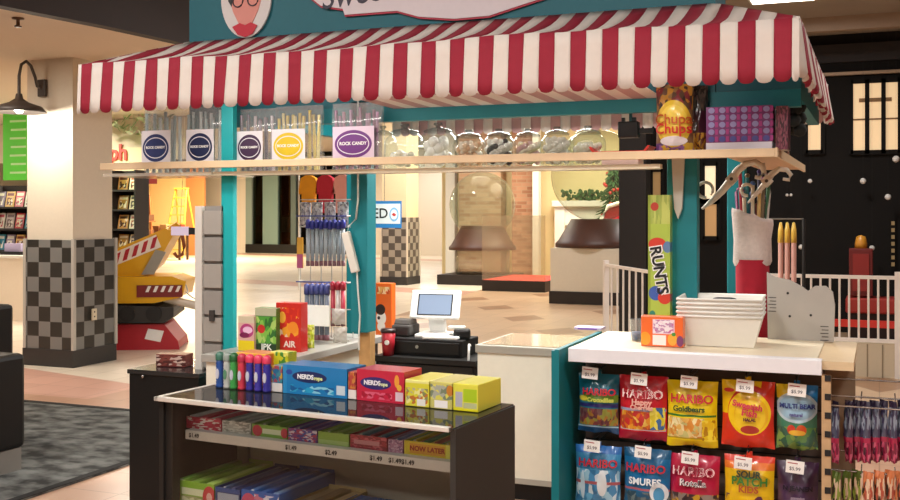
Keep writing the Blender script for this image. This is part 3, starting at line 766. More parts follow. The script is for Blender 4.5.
# side stripes along depth
def segs_y(y0, y1, w=SW):
    o_ = []; y = y0; rd = False
    while y < y1-.01: o_.append((y, min(y1, y+w), rd)); y += w; rd = not rd
    return o_
sy = segs_y(4.4, 6.9)
solid(ax(valance(sy, lambda s_, z, f: (AX1+.02*f+.022*math.sin(s_*31)*f, s_, z), base=2.15), 'right_valance'))
mb = MB()
for (a_, b_, rd) in sy:
    def bx(y_):
        f = 1.0
        if y_ < HIPY: f = (y_-4.4)/(HIPY-4.4)
        if y_ > 6.3: f = (6.9-y_)/.6
        f = max(0, f); return (AX1+(FX1-AX1)*f, y_, ZT+(2.583-ZT)*f)
    mb.add([(AX1, a_, ZT), (AX1, b_, ZT), bx(b_), bx(a_)], [(0, 1, 2, 3)], RED if rd else CLOTH, True)
solid(ax(mb, 'right_roof_cloth'))
mb = MB()
for (a_, b_, rd) in segs_y(4.4, 5.0):
    fa, fb = (a_-4.4)/.6, (b_-4.4)/.6
    mb.add([(AX0, a_, ZT), (AX0, b_, ZT), (AX0+.27*fb, b_, ZT+.198*fb), (AX0+.27*fa, a_, ZT+.198*fa)], [(0, 1, 2, 3)], RED if rd else CLOTH, True)
solid(ax(mb, 'left_roof_cloth'))
PALER = M('#d9a9a4', .8); 
mb = MB()
for (a_, b_, rd) in stripes:
    if a_ < -3.3: continue
    vs = []
    for i in range(7):
        u = i/6; s_ = a_+(b_-a_)*u; zb = 2.175-.02*math.sqrt(max(0, 1-(2*u-1)**2)); vs += [(s_, 6.9, 2.4), (s_, 6.9, zb)]
    mb.add(vs, [(2*i, 2*i+1, 2*i+3, 2*i+2) for i in range(6)], M('#c9a4a6', .8) if rd else M('#e9e2dc', .8), True)
solid(ax(mb, 'rear_valance'))
# underside lining between the two front posts
mb = MB()
for (a_, b_, rd) in stripes:
    if a_ < -2.42 or b_ > -.93: continue
    mb.add([(a_, 4.41, 2.165), (b_, 4.41, 2.165), (b_, 4.995, 2.152), (a_, 4.995, 2.152)], [(0, 1, 2, 3)], M('#bf9a9c', .85) if rd else M('#e6deda', .85), False)
solid(ax(mb, 'underside_lining'))

t = thing('led_strip', 'slim bright strip lamp tucked under the front awning edge', 'lamp', (-2.1, 4.47, 2.185))
MB().box(-1.45, 1.35, -.02, .02, 0, .018, M('#d8d8d4', .4)).build('housing', t); MB().box(-1.43, 1.33, -.012, .012, -.004, 0, emit('#fff6ea', 6)).build('diffuser', t)
area('lamp_awning_strip', (-2.15, 4.5, 2.165), 2.8, 8, (1, .97, .93), rot=(R(38), 0, 0), sy=.04)
# shelf -------------------------------------------------------------------------
sh = thing('display_shelf', 'long pale wooden shelf with front rail running across the kiosk posts', 'shelf', (-2.1, 4.8, 1.83))
def sx_(mb, nm, **k):
    o = mb.build(nm, sh, **k); o.location = (2.1, -4.8, -1.83); return o
SHZ = 1.825
sx_(MB().box(-4.1, -.42, 4.75, 4.775, 1.845, 1.883, WOOD), 'front_rail', bevel=.003)
sx_(MB().box(-3.75, PX(660, 4.8), 4.8, 4.855, SHZ-.02, SHZ, M('#efe6cc', .5)), 'front_strip')
sx_(MB().box(PX(236, 4.86), PX(655, 4.86), 4.855, 5.0, SHZ-.018, SHZ-.001, glassm('#ffffff', 1.3, .05, .3, '#f3ead8')).box(-4.1, PX(220, 4.86), 4.776, 5.2, SHZ-.018, SHZ-.001, glassm('#ffffff', 1.3, .05, .3, '#f3ead8')), 'board')
sx_(MB().box(-.98, -.42, 4.775, 5.0, 1.86, 1.88, WOOD), 'top_board')
sx_(MB().box(-.66, -.42, 5.0, 6.6, 1.86, 1.88, M('#c7a583', .6)), 'side_board'); sx_(MB().box(-.42, -.41, 4.75, 6.6, 1.845, 1.885, WOOD), 'side_rail')
for x_ in (): sx_(MB().box(x_-.01, x_+.01, 4.78, 4.99, SHZ-.03, 1.845 if x_ < 0 else 0, WOOD), 'crosspiece')
# spear bracket on right post
a_ = PX(672, 4.98); b_ = PX(684.5, 4.98)
o = MB().prism([(0, 0), (-(b_-a_)*.32, .05), (-(b_-a_)*.5, .28), (-(b_-a_)*.5, .3), ((b_-a_)*.5, .3), ((b_-a_)*.5, .28), ((b_-a_)*.32, .05)], -.012, .01, M('#bdb9ad', .5)).build('shelf_bracket', loc=((a_+b_)/2, 4.985, PZ(678, 219, 4.98)))
tag(o, 'pale pointed spear bracket under the shelf on the right teal post', 'bracket')
# curly brackets
def curl(label, pts, rad, dia, circ, cr, Y):
    c = P(dia[0], dia[1], Y=Y); k_ = (P(dia[0]+1, dia[1], Y=Y)-c).length
    t = thing('curly_bracket', label, 'bracket', c, group='curly brackets under the right shelf end')
    W_ = M('#cfc4b2', .5)
    L_ = [P(x_, y_, Y=Y)-c for x_, y_ in pts]
    MB().tube(L_, [k_*q_ for q_ in rad], W_, 8).build('scroll_arm', t)
    s_ = k_*7
    MB().prism([(0, s_), (s_*.9, 0), (0, -s_), (-s_*.9, 0)], -.02, .02, W_).build('diamond_plate', t, bevel=.003)
    MB().tube([(0, -.024, 0), (0, .024, 0)], k_*1.8, M('#3b302a', .6), 10).build('bolt', t)
    q_ = P(circ[0], circ[1], Y=Y)-c
    MB().tube([(q_.x+k_*cr*math.cos(R(a_)), 0, q_.z+k_*cr*math.sin(R(a_))) for a_ in range(-40, 300, 20)], k_*1.7, W_, 8).build('lower_scroll', t)
curl('larger pale curly scroll bracket under the shelf beside the teal post', [(702, 209), (712, 201), (722, 191), (732, 179), (738, 170), (746, 164), (755, 162), (762, 166), (764, 172), (760, 178), (755, 177)], [1.2, 3, 3.8, 4.5, 4, 3.6, 3.2, 3, 2.8, 2.4, 2], (732, 179), (705, 190), 8, 5.2)
curl('smaller pale curly scroll bracket further back above the red stocking', [(748, 203), (757, 193), (763, 186), (767, 181), (772, 174), (779, 169), (787, 170), (791, 175), (789, 180), (783, 179)], [1, 2.4, 3, 3.6, 3.2, 2.8, 2.5, 2.3, 2, 1.6], (767, 181), (747, 190), 6, 5.22)

# --- products on the shelf
def clear_bag(label, x0, x1, ytop, ybot, Y, stickcol, labcol, labside=0, purple=False, group='clear bags of candy sticks'):
    X0, X1 = PX(x0, Y), PX(x1, Y); xm = (x0+x1)/2; z1 = PZ(xm, ytop, Y); w = X1-X0
    z0 = SHZ; h = z1-z0
    t = thing('candy_stick_bag', label, 'bag of candy', ((X0+X1)/2, Y+.04, z0), group=group)
    n = 11
    for k in range(n):
        x_ = -w*.42+w*.84*k/(n-1)+random.uniform(-.004, .004); tl = random.uniform(-.012, .012)
        c_ = stickcol[k % len(stickcol)]
        MB().tube([(x_, .0+.02*(k % 2), .004), (x_+tl, .02*(k % 2), h*random.uniform(.8, .93))], .009, M(c_, .3), 8).build('candy_stick', t)
    nx, nz = 8, 10; vs = []
    for side in (-1, 1):
        for i in range(nx+1):
            for k in range(nz+1):
                u, v = i/nx, k/nz
                th = .038*min(1, 4*(1-v)+.15)*(.35+.65*math.sin(PI*u)) if v > 0 else .034*(.35+.65*math.sin(PI*u))
                vs.append((w*(u-.5)*(1+.03*math.sin(v*9)), .01+side*th+.003*math.sin(u*23+v*17), h*v*(1+.015*math.sin(u*25))))
    S_ = (nx+1)*(nz+1); fs = []
    for s_ in (0, 1):
        for i in range(nx):
            for k in range(nz):
                q_ = [i*(nz+1)+k, (i+1)*(nz+1)+k, (i+1)*(nz+1)+k+1, i*(nz+1)+k+1]; q_ = [z+s_*S_ for z in q_]; fs.append(tuple(q_ if s_ == 0 else q_[::-1]))
    MB().add(vs, fs, glassm('#f2f2f2', 1.45, .12, .17, '#e6e4e2'), True).build('clear_wrap', t)
    lw = w*.36 if not purple else w*.42; lx = labside*w; lh = h*.54
    L_ = MB().box(lx-lw, lx+lw, -.041, -.038, h*.1, h*.1+lh, M('#e6e0e4' if not purple else '#dcc6d8', .6))
    L_.prism(ell(lx, h*.1+lh*.52, lw*.9, lh*.38), -.0425, -.041, M(labcol, .5))
    L_.prism(ell(lx, h*.1+lh*.52, lw*.78, lh*.29), -.0432, -.0425, M('#e9e4ea', .5)).prism(ell(lx, h*.1+lh*.52, lw*.74, lh*.265), -.0438, -.0432, M(labcol, .5))
    L_.text('ROCK CANDY', lx, h*.1+lh*.53, -.0442, lw*.2, CARD, .0004, .0006)
    L_.build('label', t)
clear_bag('leftmost clear bag of grey candy sticks with navy oval label, on the kiosk shelf', 140, 180, 106, 165, 4.9, ['#9fb0ac', '#b4bdb9', '#7c908f'], '#2c3766', -.1)
clear_bag('clear bag of grey sticks with navy oval label, touching left of narrow teal post', 181, 219, 105, 165, 4.9, ['#9fb0ac', '#b4bdb9', '#8a9a98'], '#1f2a50', 0)
clear_bag('clear bag with dark plum oval label, just right of the narrow teal post', 236, 272, 108, 165, 4.9, ['#8f8590', '#b8b0b4', '#564a58'], '#3d1f42', -.12)
clear_bag('clear bag of yellow candy sticks with yellow oval label', 272, 318, 105, 164, 4.9, ['#d8bf4c', '#e0d08a', '#c9ae3a'], '#d9b90c', -.14)
clear_bag('bag of mauve sticks with purple oval label in front of the wide teal post', 329, 378, 102, 163, 4.84, ['#8c5a78', '#a5789a', '#9a6a80'], '#6a2f7a', .0, True)

GL = glassm('#f4f8f6', 1.5, .02, .06, '#e9eee9')
def jar(px, pw, ytop, label, fill, col, Y=4.92):
    X = PX(px, Y); r = (PX(px+pw/2, Y)-PX(px-pw/2, Y))/2; H = PZ(px, ytop, Y)-SHZ
    t = thing('candy_jar', label, 'jar', (X, Y, SHZ+.001), group='glass candy jars on the kiosk shelf')
    b_ = H*.76
    MB().lathe([(0, .004), (r*.9, .004), (r, .02), (r*1.02, b_*.5), (r*1.02, b_*.75), (r*.94, b_*.9), (r*.74, b_), (r*.7, b_+.006)], GL, n=24).build('glass_body', t)
    MB().lathe([(r*.72, b_+.006), (r*.76, b_+.012), (r*.6, b_+.022), (r*.25, b_+.03), (r*.12, b_+.034), (r*.13, H*.93), (r*.24, H*.96), (r*.2, H), (0, H)], glassm('#d5dcdc', 1.6, .03, .12, '#aab2b2'), n=20).build('glass_lid', t)
    if fill:
        mb = MB(); rb = fill[1]
        nb = fill[0] if rb > .025 else int(fill[0]*1.8)
        for k in range(nb):
            a_ = k*2.4; rr = (r*.9-rb)*math.sqrt(((k*7) % 11+.5)/11); z = rb+.008+(k/nb)*(b_*min(.95, fill[2]+.15)-rb*2)
            mb.ball((rr*math.cos(a_), rr*math.sin(a_), z), rb, M(col[k % len(col)], .45), 8)
        o = mb.build('candy_filling', loc=(X, Y, SHZ+.001)); tag(o, label.split(' jar')[0]+' jar filling of loose candy', 'candy', kind='stuff')
        o['label'] = 'loose candy inside the '+label.replace(' on the shelf', '')
jar(383, 26, 126, 'partly hidden empty glass jar at the left end of the jar row', None, None)
jar(405, 36, 124, 'glass jar holding a few white sweets, second from left in the row', (9, .022, .38), ['#f0ece2', '#e9e0cf'])
jar(438, 36, 123, 'glass jar filled with big white gumballs', (17, .031, .95), ['#f6f4f0'])
jar(469, 32, 130, 'glass jar of peach coloured sweets next to the big gumballs', (60, .015, .75), ['#e3b48c', '#e8c7a6', '#f1e3d3'])
jar(499, 32, 129, 'glass jar of white sweets speckled with black', (70, .015, .85), ['#f5f3ef', '#f5f3ef', '#f5f3ef', '#2e2b2b'])
jar(528, 31, 129, 'glass jar of mixed pastel sweets in the middle right of the row', (60, .015, .7), ['#e0b78f', '#ded7a8', '#f2ead9', '#c9a0a0'])
jar(557, 32, 127, 'glass jar of off white mints, second from right in the row', (70, .015, .85), ['#efece4', '#e2ded2'])
jar(588, 34, 126, 'rightmost glass jar of cream mints behind the red tray', (60, .016, .6), ['#f0ecdd', '#e6e2cd'])
a_, b_ = PX(590, 4.85), PX(651, 4.85)
t = thing('red_tray', 'shallow red plastic tray lying on the shelf right of the jars', 'tray', ((a_+b_)/2, 4.87, SHZ+.053)); w = (b_-a_)/2
MB().prism([(-w, .035), (-w+.02, .005), (w-.02, .005), (w, .035), (w-.01, .035), (w-.03, .012), (-w+.03, .012), (-w+.01, .035)], -.05, .1, M('#d8382c', .35)).build('tray_body', t)
MB().box(-w*.6, w*.6, -.03, .09, -.05, .005, M('#e7cfc6', .7)).build('pink_box', t)
t = thing('black_clip', 'small black clamp box hanging at the shelf back by the lollipop bag', 'clamp', P(629, 138, Y=5.1))
MB().box(-.05, .05, -.03, .03, 0, .08, BLACK).build('body', t, bevel=.006); MB().box(.05, .12, -.015, .015, .02, .045, BLACK).build('arm', t); MB().box(-.035, -.02, -.01, .01, .08, .1, BLACK).box(.015, .035, -.01, .01, .08, .1, BLACK).build('teeth', t)
MB().box(.0, .012, 0, .02, .08, 2.16-PZ(629, 138, 5.1), M('#1b4c50', .6)).build('strap', t)

# pillow pouch -------------------------------------------------------------------
def pouch_surf(w, h, T):
    def s_(X, Z):
        u = min(.98, max(.02, X/w+.5)); v = min(.96, max(.04, Z/h))
        return -T*(math.sin(PI*u)**.6)*(math.sin(PI*v)**.55)
    return s_
def pouch(mb, w, h, T, m, back=None, wr=.005, seed=0):
    s_ = pouch_surf(w, h, T); nx, nz = 14, 16; rnd = random.Random(seed); ph = [rnd.uniform(0, 6) for _ in range(4)]
    vs = []
    for side in (1, -1):
        for i in range(nx+1):
            for k in range(nz+1):
                u, v = i/nx, k/nz; X = w*(u-.5); Z = h*v
                e = 1-.05*math.sin(PI*v)
                if side == 1: y = s_(X, Z) if 0 < u < 1 and 0 < v < 1 else 0
                else: y = .35*-s_(X, Z) if 0 < u < 1 and 0 < v < 1 else 0
                y += wr*math.sin(u*14+v*5+ph[0])*math.sin(v*17+ph[1])*(1 if 0 < u < 1 else 0)+(wr*.8*math.sin(u*30+ph[2]) if v in (0, 1) else 0)
                vs.append((X*e, y, Z+(.004*math.sin(u*9+ph[3]) if k == 0 else 0)))
    S_ = (nx+1)*(nz+1); fs = []
    for q0 in (0, 1):
        for i in range(nx):
            for k in range(nz):
                q_ = [i*(nz+1)+k, (i+1)*(nz+1)+k, (i+1)*(nz+1)+k+1, i*(nz+1)+k+1]; q_ = [z+q0*S_ for z in q_]; fs.append(tuple(q_ if q0 == 0 else q_[::-1]))
    mb.add(vs, fs, m, True)
    return lambda X, Z: s_(X, Z)-wr*1.5-.0025

# big lollipop bag, cards, purple box
Y = 4.84
x0, x1 = PX(655, Y), PX(693, Y); h = PZ(675, 84, Y)-1.88
m_ = print_mat('#7b5a3a', [('spk', 0, 1, .62, 1, ['#5c4434', '#7a2f33', '#b07a2c', '#3a2c28', '#8c6a42'], 5), ('spk', 0, 1, 0, .14, ['#8d5aa0', '#c9a12c', '#5b3b78'], 6), ('ell', .5, .42, .46, .34, '#e2bf3a'), ('ell', .5, .42, .38, .27, '#f0d251'), ('ell', .5, .17, .36, .07, '#e9e2ea')])
mb = MB(); s_ = pouch(mb, x1-x0, h, .05, m_, seed=3)
mb.text('Chupa', 0, h*.47, 0, .065, M('#c05a1e'), .0006, .001, s_); mb.text('Chups', 0, h*.33, 0, .065, M('#cf2d2a'), .0006, .001, s_)
o = mb.build('lollipop_bag', loc=((x0+x1)/2, Y+.02, 1.881)); tag(o, 'big golden yellow lollipop bag with red lettering standing on the shelf', 'bag of candy')
x0, x1 = PX(690, 4.93), PX(707, 4.93)
mb = MB(); s_ = pouch(mb, x1-x0, h, .04, print_mat('#4a2230', [('spk', 0, 1, 0, .3, ['#c98a1e', '#6a2f1e', '#e0b040'], 6), ('spk', 0, 1, .62, 1, ['#3a3430', '#5c5248', '#2b2624'], 6)]), seed=4)
o = mb.build('candy_pouch', loc=((x0+x1)/2, 4.96, 1.881)); tag(o, 'dark maroon candy pouch between the lollipop bag and purple box', 'bag of candy')
x0, x1 = PX(706, 4.8), PX(772, 4.8); h = PZ(740, 106, 4.8)-1.88; w = x1-x0
t = thing('purple_display_box', 'purple display box patterned with rows of lilac dots, on the right shelf', 'box of candy', ((x0+x1)/2, 4.8, 1.88))
MB().box(-w/2, w/2, 0, .16, 0, .035, M('#dcd8e4')).build('white_tray', t)
mb = MB().box(-w/2, w/2, .004, .156, .035, h, M('#74306f', .4))
for i in range(6):
    for k in range(5):
        cx_ = -w/2+w*(i+.5)/6; cz_ = .035+(h-.035)*(k+.5)/5
        mb.prism(ell(cx_, cz_, w*.05, .013, 12), .001, .004, M('#8f88ba' if k else '#4c4c96', .4))
        mb.box(cx_+w*.055, cx_+w*.1, .002, .004, cz_-.012, cz_+.012, M('#a83a84'))
mb.build('printed_carton', t)
x0 = PX(776, 4.82)
o = MB().box(0, .05, 0, .14, 0, h*.98, print_mat('#5a2438', [('spk', 0, 1, 0, 1, ['#6a2a44', '#8a4a5c', '#3c1a2a'], 7)])).build('candy_carton', loc=(x0, 4.82, 1.88)); tag(o, 'narrow dark maroon carton at the right end of the shelf', 'box of candy')
for k, (px, Y_, c, hh, lab) in enumerate(((791, 5.15, '#b89478', .2, 'tan card pack standing behind the maroon carton on the side shelf'), (800, 5.6, '#a07a68', .24, 'brown card pack, middle of the side shelf'), (806, 6.1, '#c3b4ac', .24, 'pale clear pack at the far end of the side shelf'))):
    mb = MB(); pouch(mb, .16, hh, .04, print_mat(c, [('spk', 0, 1, .1, .5, ['#4b2b28', c, '#8a5a50'], 4)]), seed=20+k)
    o = mb.build('candy_pack', loc=(-.53, Y_, 1.881), rz=R(35)); tag(o, lab, 'bag of candy', 'packs on the side shelf')
t = thing('dark_plush', 'dark bundle hanging from the teal beam at the right end', 'decoration', (-.40, 5.3, 1.98))
mb = MB()
for k in range(14): a_ = k*1.3; mb.ball((.045*math.cos(a_), .05*math.sin(a_), .02+.011*k), .035, M('#1c1f1d', .9), 8)
mb.build('bundle', t); MB().tube([(0, 0, .15), (0, 0, .18)], .004, INK, 5).build('cord', t)

# stocking hanging under the shelf -------------------------------------------------
Y = 5.3
q = P(751, 335, Y=Y)
t = thing('christmas_stocking', 'big red stocking with white cuff hanging behind the counter full of sweets', 'stocking', (q.x, Y+.06, 0))
wz = (PX(770, Y)-PX(732, Y))/2; zc0 = PZ(751, 264, Y); zc1 = PZ(751, 216, Y)
RF = M('#a3162c', .9, noise=.15)
MB().lathe([(.0, .62), (.06, .63), (wz*.85, .75), (wz*.86, .95), (wz*.9, zc0), (wz*.92, zc0+.02)], RF, n=24).build('sock_body', t)
MB().tube([(0, 0, .72), (-.02, -.02, .68), (-.1, -.05, .66), (-.16, -.07, .67)], [.08, .085, .075, .04], RF, 14).build('sock_foot', t)
mb = MB().lathe([(wz*.95, zc0-.01), (wz*1.04, zc0+.01), (wz*1.0, (zc0+zc1)/2), (wz*1.12, zc1-.01), (wz*1.1, zc1+.01), (wz*.95, zc1), (wz*.9, zc0)], M('#c9b9b2', .95, noise=.15, scale=60, bump=.4), n=28)
for i_, v_ in enumerate(mb.v):
    mb.v[i_] = (v_[0], v_[1]*.8, v_[2]+(.03*(-v_[0]/wz) if v_[2] > (zc0+zc1)/2 else 0)+.004*math.sin(v_[0]*90))
mb.build('fur_cuff', t)
MB().tube([(wz*.8, 0, zc1-.02), (wz*.9, .02, 1.7), (wz*.7, .03, 1.78), (wz*.6, .0, 1.845)], .006, M('#b9b2aa'), 6).build('hanging_loop', t)
cols = ['#7d1f2c', '#2f7d86', '#d9cdb8', '#46306e', '#b33444', '#7a6a52', '#395fa0', '#e2d7c2', '#3a6b4a', '#8a3a6a', '#c7a56a', '#54506a']
nm_ = ['dark red', 'teal', 'cream', 'violet', 'crimson', 'brown', 'blue', 'ivory', 'green', 'magenta', 'gold', 'slate']
for k in range(12):
    a_ = k*2.399; rr = wz*.75*math.sqrt((k+.5)/12); x_, y_ = rr*math.cos(a_), rr*.7*math.sin(a_)
    top = zc1+(.1+.14*((k*5) % 7)/7)
    lean = x_*.45
    tt = thing('candy_cane' if k % 3 == 0 else 'candy_tube', f'{nm_[k]} wrapped sweet stick poking out of the red stocking', 'candy', (q.x+x_, Y+.06+y_, zc0), group='sweets in the red stocking')
    if k % 3 == 0:
        pts_ = [(0, 0, .01), (lean, 0, top-zc0-.04)]+[(lean+.018-.018*math.cos(b2), 0, top-zc0-.04+.018*math.sin(b2)) for b2 in (R(50), R(90), R(130), R(180))]
        MB().tube(pts_, .007, M(cols[k], .35), 8).build('stick', tt)
    else:
        MB().tube([(0, 0, .01), (lean, 0, top-zc0)], .009, M(cols[k], .35), 8).build('stick', tt); MB().ball((lean, 0, top-zc0), .013, M(cols[(k+4) % 12], .3), 8).build('cap', tt)

# gold tubes on a hook rail
Yg = 6.9
t = thing('hook_rail', 'thin dark rail with hooks carrying the gold topped tubes', 'rail', (PX(787, Yg), Yg, 0))
MB().tube([(-.14, 0, PZ(787, 219, Yg)), (.1, 0, PZ(787, 219, Yg))], .006, M('#6a6258', .4), 6).build('bar', t)
MB().tube([(.1, 0, PZ(787, 219, Yg)), (.1, .0, 0)], .012, M('#1c1a19', .5), 6).build('stand_pole', t)
MB().lathe([(0, 0), (.14, 0), (.14, .015), (.02, .03), (0, .03)], M('#1c1a19'), (.1, 0, 0), 16).build('foot_plate', t)
for k, px in enumerate((781, 787.5, 794)):
    X = PX(px, Yg); z1 = PZ(px, 222, Yg); z0 = PZ(px, 282, Yg)
    t = thing('candy_tube', f'gold topped pink candy tube, {["left", "middle", "right"][k]} of three on the dark rail', 'candy', (X, Yg-.02, 0), group='gold topped tubes on the rail')
    MB().tube([(0, 0, z0), (0, 0, z1-.13)], .016, M('#c9978a', .4), 8).build('tube_body', t); MB().lathe([(0, z1), (.008, z1-.005), (.016, z1-.05), (.018, z1-.13), (0, z1-.13)], M('#d9b04a', .3), n=8).build('gold_top', t)

# =================================================================== RIGHT COUNTER: slatwall display
RX0, RX1 = -1.265, -.215
FY = 4.48
t = thing('bag_display_counter', 'white topped counter unit with black slatwall front holding candy bags', 'display counter', (RX0, FY, 0))
WN = RX1-RX0
MB().box(0, WN+.12, .02, .72, .965, 1.0, M('#d9c09a', .5, noise=.08)).build('counter_top', t)
MB().box(-.005, WN, -.01, .06, .945, 1.005, M('#ecebef', .35)).box(-.005, WN-.02, .06, .72, 1.0, 1.004, M('#e9dcc0', .35)).build('white_edge', t, bevel=.004)
mb = MB().box(0, WN, .27, .3, 0, .96, M('#5e5048', .7))
for k in range(9): mb.box(0, WN, .266, .27, .05+k*.1, .056+k*.1, INK)
mb.build('slat_panel', t)
MB().box(-.055, -.035, -.05, .72, 0, 1.0, TEAL).box(-.07, -.055, -.05, .05, 0, .995, TEAL).build('teal_side_panel', t)
mb = MB().box(WN, WN+.035, -.02, .02, 0, .945, M('#c2a077', .6, noise=.15))
for k in range(12): mb.box(WN+.012, WN+.0352, -.024, -.02, .1+k*.075, .125+k*.075, INK)
mb.build('slotted_upright', t)
MB().box(WN, WN+.12, .3, .34, 0, .965, M('#8a6f55', .7)).build('rear_end_panel', t)
MB().box(0, WN-.03, .3, .68, 0, .9, M('#7a6450', .7)).build('rear_body', t)
ctr = t
def bag(px0, px1, y0, y1, label, mat, texts, tagpx, seed, Y=4.6, T=.045, rot=0):
    xm = (px0+px1)/2; X0, X1 = PX(px0, Y), PX(px1, Y); z1 = PZ(xm, y0, Y); z0 = PZ(xm, y1, Y); w, h = X1-X0, z1-z0
    mb = MB(); s_ = pouch(mb, w, h, T, mat, wr=.0065, seed=seed)
    mb.box(-.012, .012, -.004, .004, h-.002, h+.018, mat)
    for (s, u, v, size, col, *r_) in texts:
        mb.text(s, (u-.5)*w, v*h, 0, size*w*.92, M(col, .4), .0005, .0012, s_, rot=r_[0] if r_ else 0)
    o = mb.build('candy_bag', loc=((X0+X1)/2, Y, z0), rot=(R(-3), rot, R((seed*37) % 7-3)))
    tag(o, label, 'bag of candy', 'hanging bags on the slatwall')
    # hook with price tag, a part of the counter unit
    tx, ty = tagpx; tp = P(tx, ty, Y=4.535)
    hx = (X0+X1)/2; hz = z1+.012
    hk = MB().tube([(hx, 4.75, hz+.01), (hx, 4.57, hz+.01), (hx, 4.55, hz+.02)], .003, M('#2a2828', .4, metal=.5), 6).tube([(hx, 4.75, hz+.035), (hx, 4.555, hz+.035), (tp.x, 4.545, tp.z+.0)], .002, M('#2a2828', .4, metal=.5), 6)
    h_ = hk.build('peg_hook', ctr); h_.location = (-RX0, -FY, 0)
    tg = MB().box(-.036, .036, -.002, 0, -.026, .026, CARD).text('$5.99', 0, -.008, -.002, .02, M('#4a4550'), .0002, .0002).box(-.03, .01, -.0025, -.002, .013, .017, M('#b04a50'))
    g_ = tg.build('price_tag', h_, rot=(0, R(4), 0)); g_.location = tp+Vector((0, -.0, 0))
GUM = ['#c23b2a', '#e0a02a', '#6a8a2a', '#d8c04a', '#8a2a3a', '#e9d9b0']
bag(578, 619, 374, 432, 'teal candy bag with a dark gummy window, top row far left', print_mat('#146a80', [('box', 0, 1, 0, .1, '#1c4c78'), ('box', 0, 1, .1, .12, '#9fc0d0'), ('spk', .05, .98, .13, .4, ['#7a3a3a', '#8a8a3a', '#5b2b34', '#a0702a', '#6a4a4a'], 7), ('box', 0, 1, .42, .48, '#2c2a66'), ('box', .15, .98, .5, .62, '#6b8a2c'), ('ell', .15, .55, .12, .04, '#d8c83a')]),
    [('HARIBO', .55, .7, .24, '#c92030'), ('Crocodiles', .6, .57, .15, '#c9d05a')], (590, 373), 1)
bag(619, 668, 376, 440, 'red candy bag with orange gummies and a yellow corner figure, top row', print_mat('#c3182a', [('box', 0, 1, 0, .14, '#a01030'), ('box', .04, .96, .16, .2, '#bfc4d4'), ('spk', .06, .95, .17, .44, ['#d8701c', '#e0952a', '#c23030', '#e8c05a', '#b8502a'], 7), ('box', .04, .96, .44, .48, '#9aa0c0'), ('spk', .66, .94, .18, .5, ['#d8c832', '#e8dc5a', '#3a6aa0', '#e8dc5a'], 6), ('box', .1, .9, .72, .725, '#f0d0c8')]),
    [('HARIBO', .5, .72, .25, '#f3dcd6'), ('HARIBO', .5, .718, .235, '#b0142a'), ('Happy', .5, .6, .17, '#e9b0a0'), ('Cherries', .5, .52, .14, '#e9b0a0')], (639, 379), 2)
bag(667, 718, 381, 446, 'bright yellow candy bag with golden bears and red lettering, top row centre', print_mat('#ecd013', [('box', 0, 1, .0, .1, '#e0c20e'), ('box', 0, 1, .12, .15, '#b89a18'), ('spk', .03, .75, .14, .42, ['#e3b45a', '#e8cf8a', '#d98f3a', '#c9c07a', '#f0e0a8'], 7), ('spk', .7, .97, .1, .4, ['#e8c41a', '#f3dc3a', '#b8860c'], 6), ('box', .02, .96, .44, .47, '#3a7a2c')]),
    [('HARIBO', .5, .73, .25, '#c4202e'), ('Goldbears', .45, .58, .16, '#2c4a20')], (689, 382), 3)
bag(721, 775, 381, 447, 'red and yellow candy bag with a big yellow swirl circle, top row', print_mat('#d3331c', [('box', 0, .75, .58, 1, '#ecc313'), ('box', 0, .4, .48, .6, '#ecc313'), ('ell', .58, .5, .44, .38, '#cf2f22'), ('ell', .54, .5, .39, .31, '#f0c81c'), ('ell', .58, .48, .31, .25, '#e9b024'), ('ell', .56, .46, .28, .23, '#efc92a'), ('ell', .15, .8, .1, .03, '#d2302a'), ('ell', .56, .27, .17, .06, '#b03028')]),
    [('Sweetish', .52, .64, .17, '#c8304a', -.15), ('Fish', .56, .53, .2, '#c8304a', -.1), ('HALAL', .56, .43, .08, '#5a2a30')], (745, 386), 4)
bag(776, 818, 385, 449, 'blue green vitamin candy bag with fruit picture, top row far right', print_mat('#3f7c60', [('spk', 0, 1, 0, .34, ['#2f5a44', '#5b8a4a', '#3a6a58', '#7a9a4a'], 4), ('box', .38, 1, .6, 1, '#2277b5'), ('box', 0, .38, .74, 1, '#e0c21e'), ('ell', .5, .62, .5, .22, '#b9cfda'), ('ell', .5, .62, .44, .18, '#9cc0d6'), ('ell', .62, .3, .12, .08, '#d8552a'), ('ell', .38, .3, .1, .07, '#c93a2a'), ('ell', .52, .26, .2, .04, '#e8b43a')]),
    [('MULTI BEAR', .52, .68, .17, '#1c2a6a'), ('natural', .5, .55, .12, '#5a5a8a')], (797, 390), 5)
bag(575, 621, 446, 512, 'light blue candy bag with white scene, lower row far left', print_mat('#3f8fc0', [('box', 0, 1, .84, 1, '#2f6fb8'), ('spk', .02, .98, .0, .62, ['#6fb4d8', '#9cc8dc', '#4a90c0', '#d4e4ec', '#3a7aa8'], 4), ('box', 0, 1, .42, .46, '#b05a60'), ('ell', .62, .44, .1, .18, '#e6eef2'), ('ell', .2, .4, .05, .2, '#cfe2ee')]),
    [('HARIBO', .52, .75, .25, '#c0283a')], (592, 446), 6)
bag(623, 671, 449, 516, 'plain deep blue candy bag with white lettering, lower row second', print_mat('#156a9e', [('box', 0, 1, .82, 1, '#13567e'), ('spk', 0, 1, 0, .36, ['#2b4a5a', '#4a5a60', '#1c5a80', '#6a7a7a'], 6), ('box', 0, 1, .38, .41, '#b0606a'), ('ell', .78, .36, .18, .14, '#e4eef4'), ('ell', .78, .34, .11, .1, '#4a9ac8')]),
    [('HARIBO', .5, .72, .25, '#c0283a'), ('SMURFS', .5, .53, .21, '#e9f0f4')], (643, 452), 7)
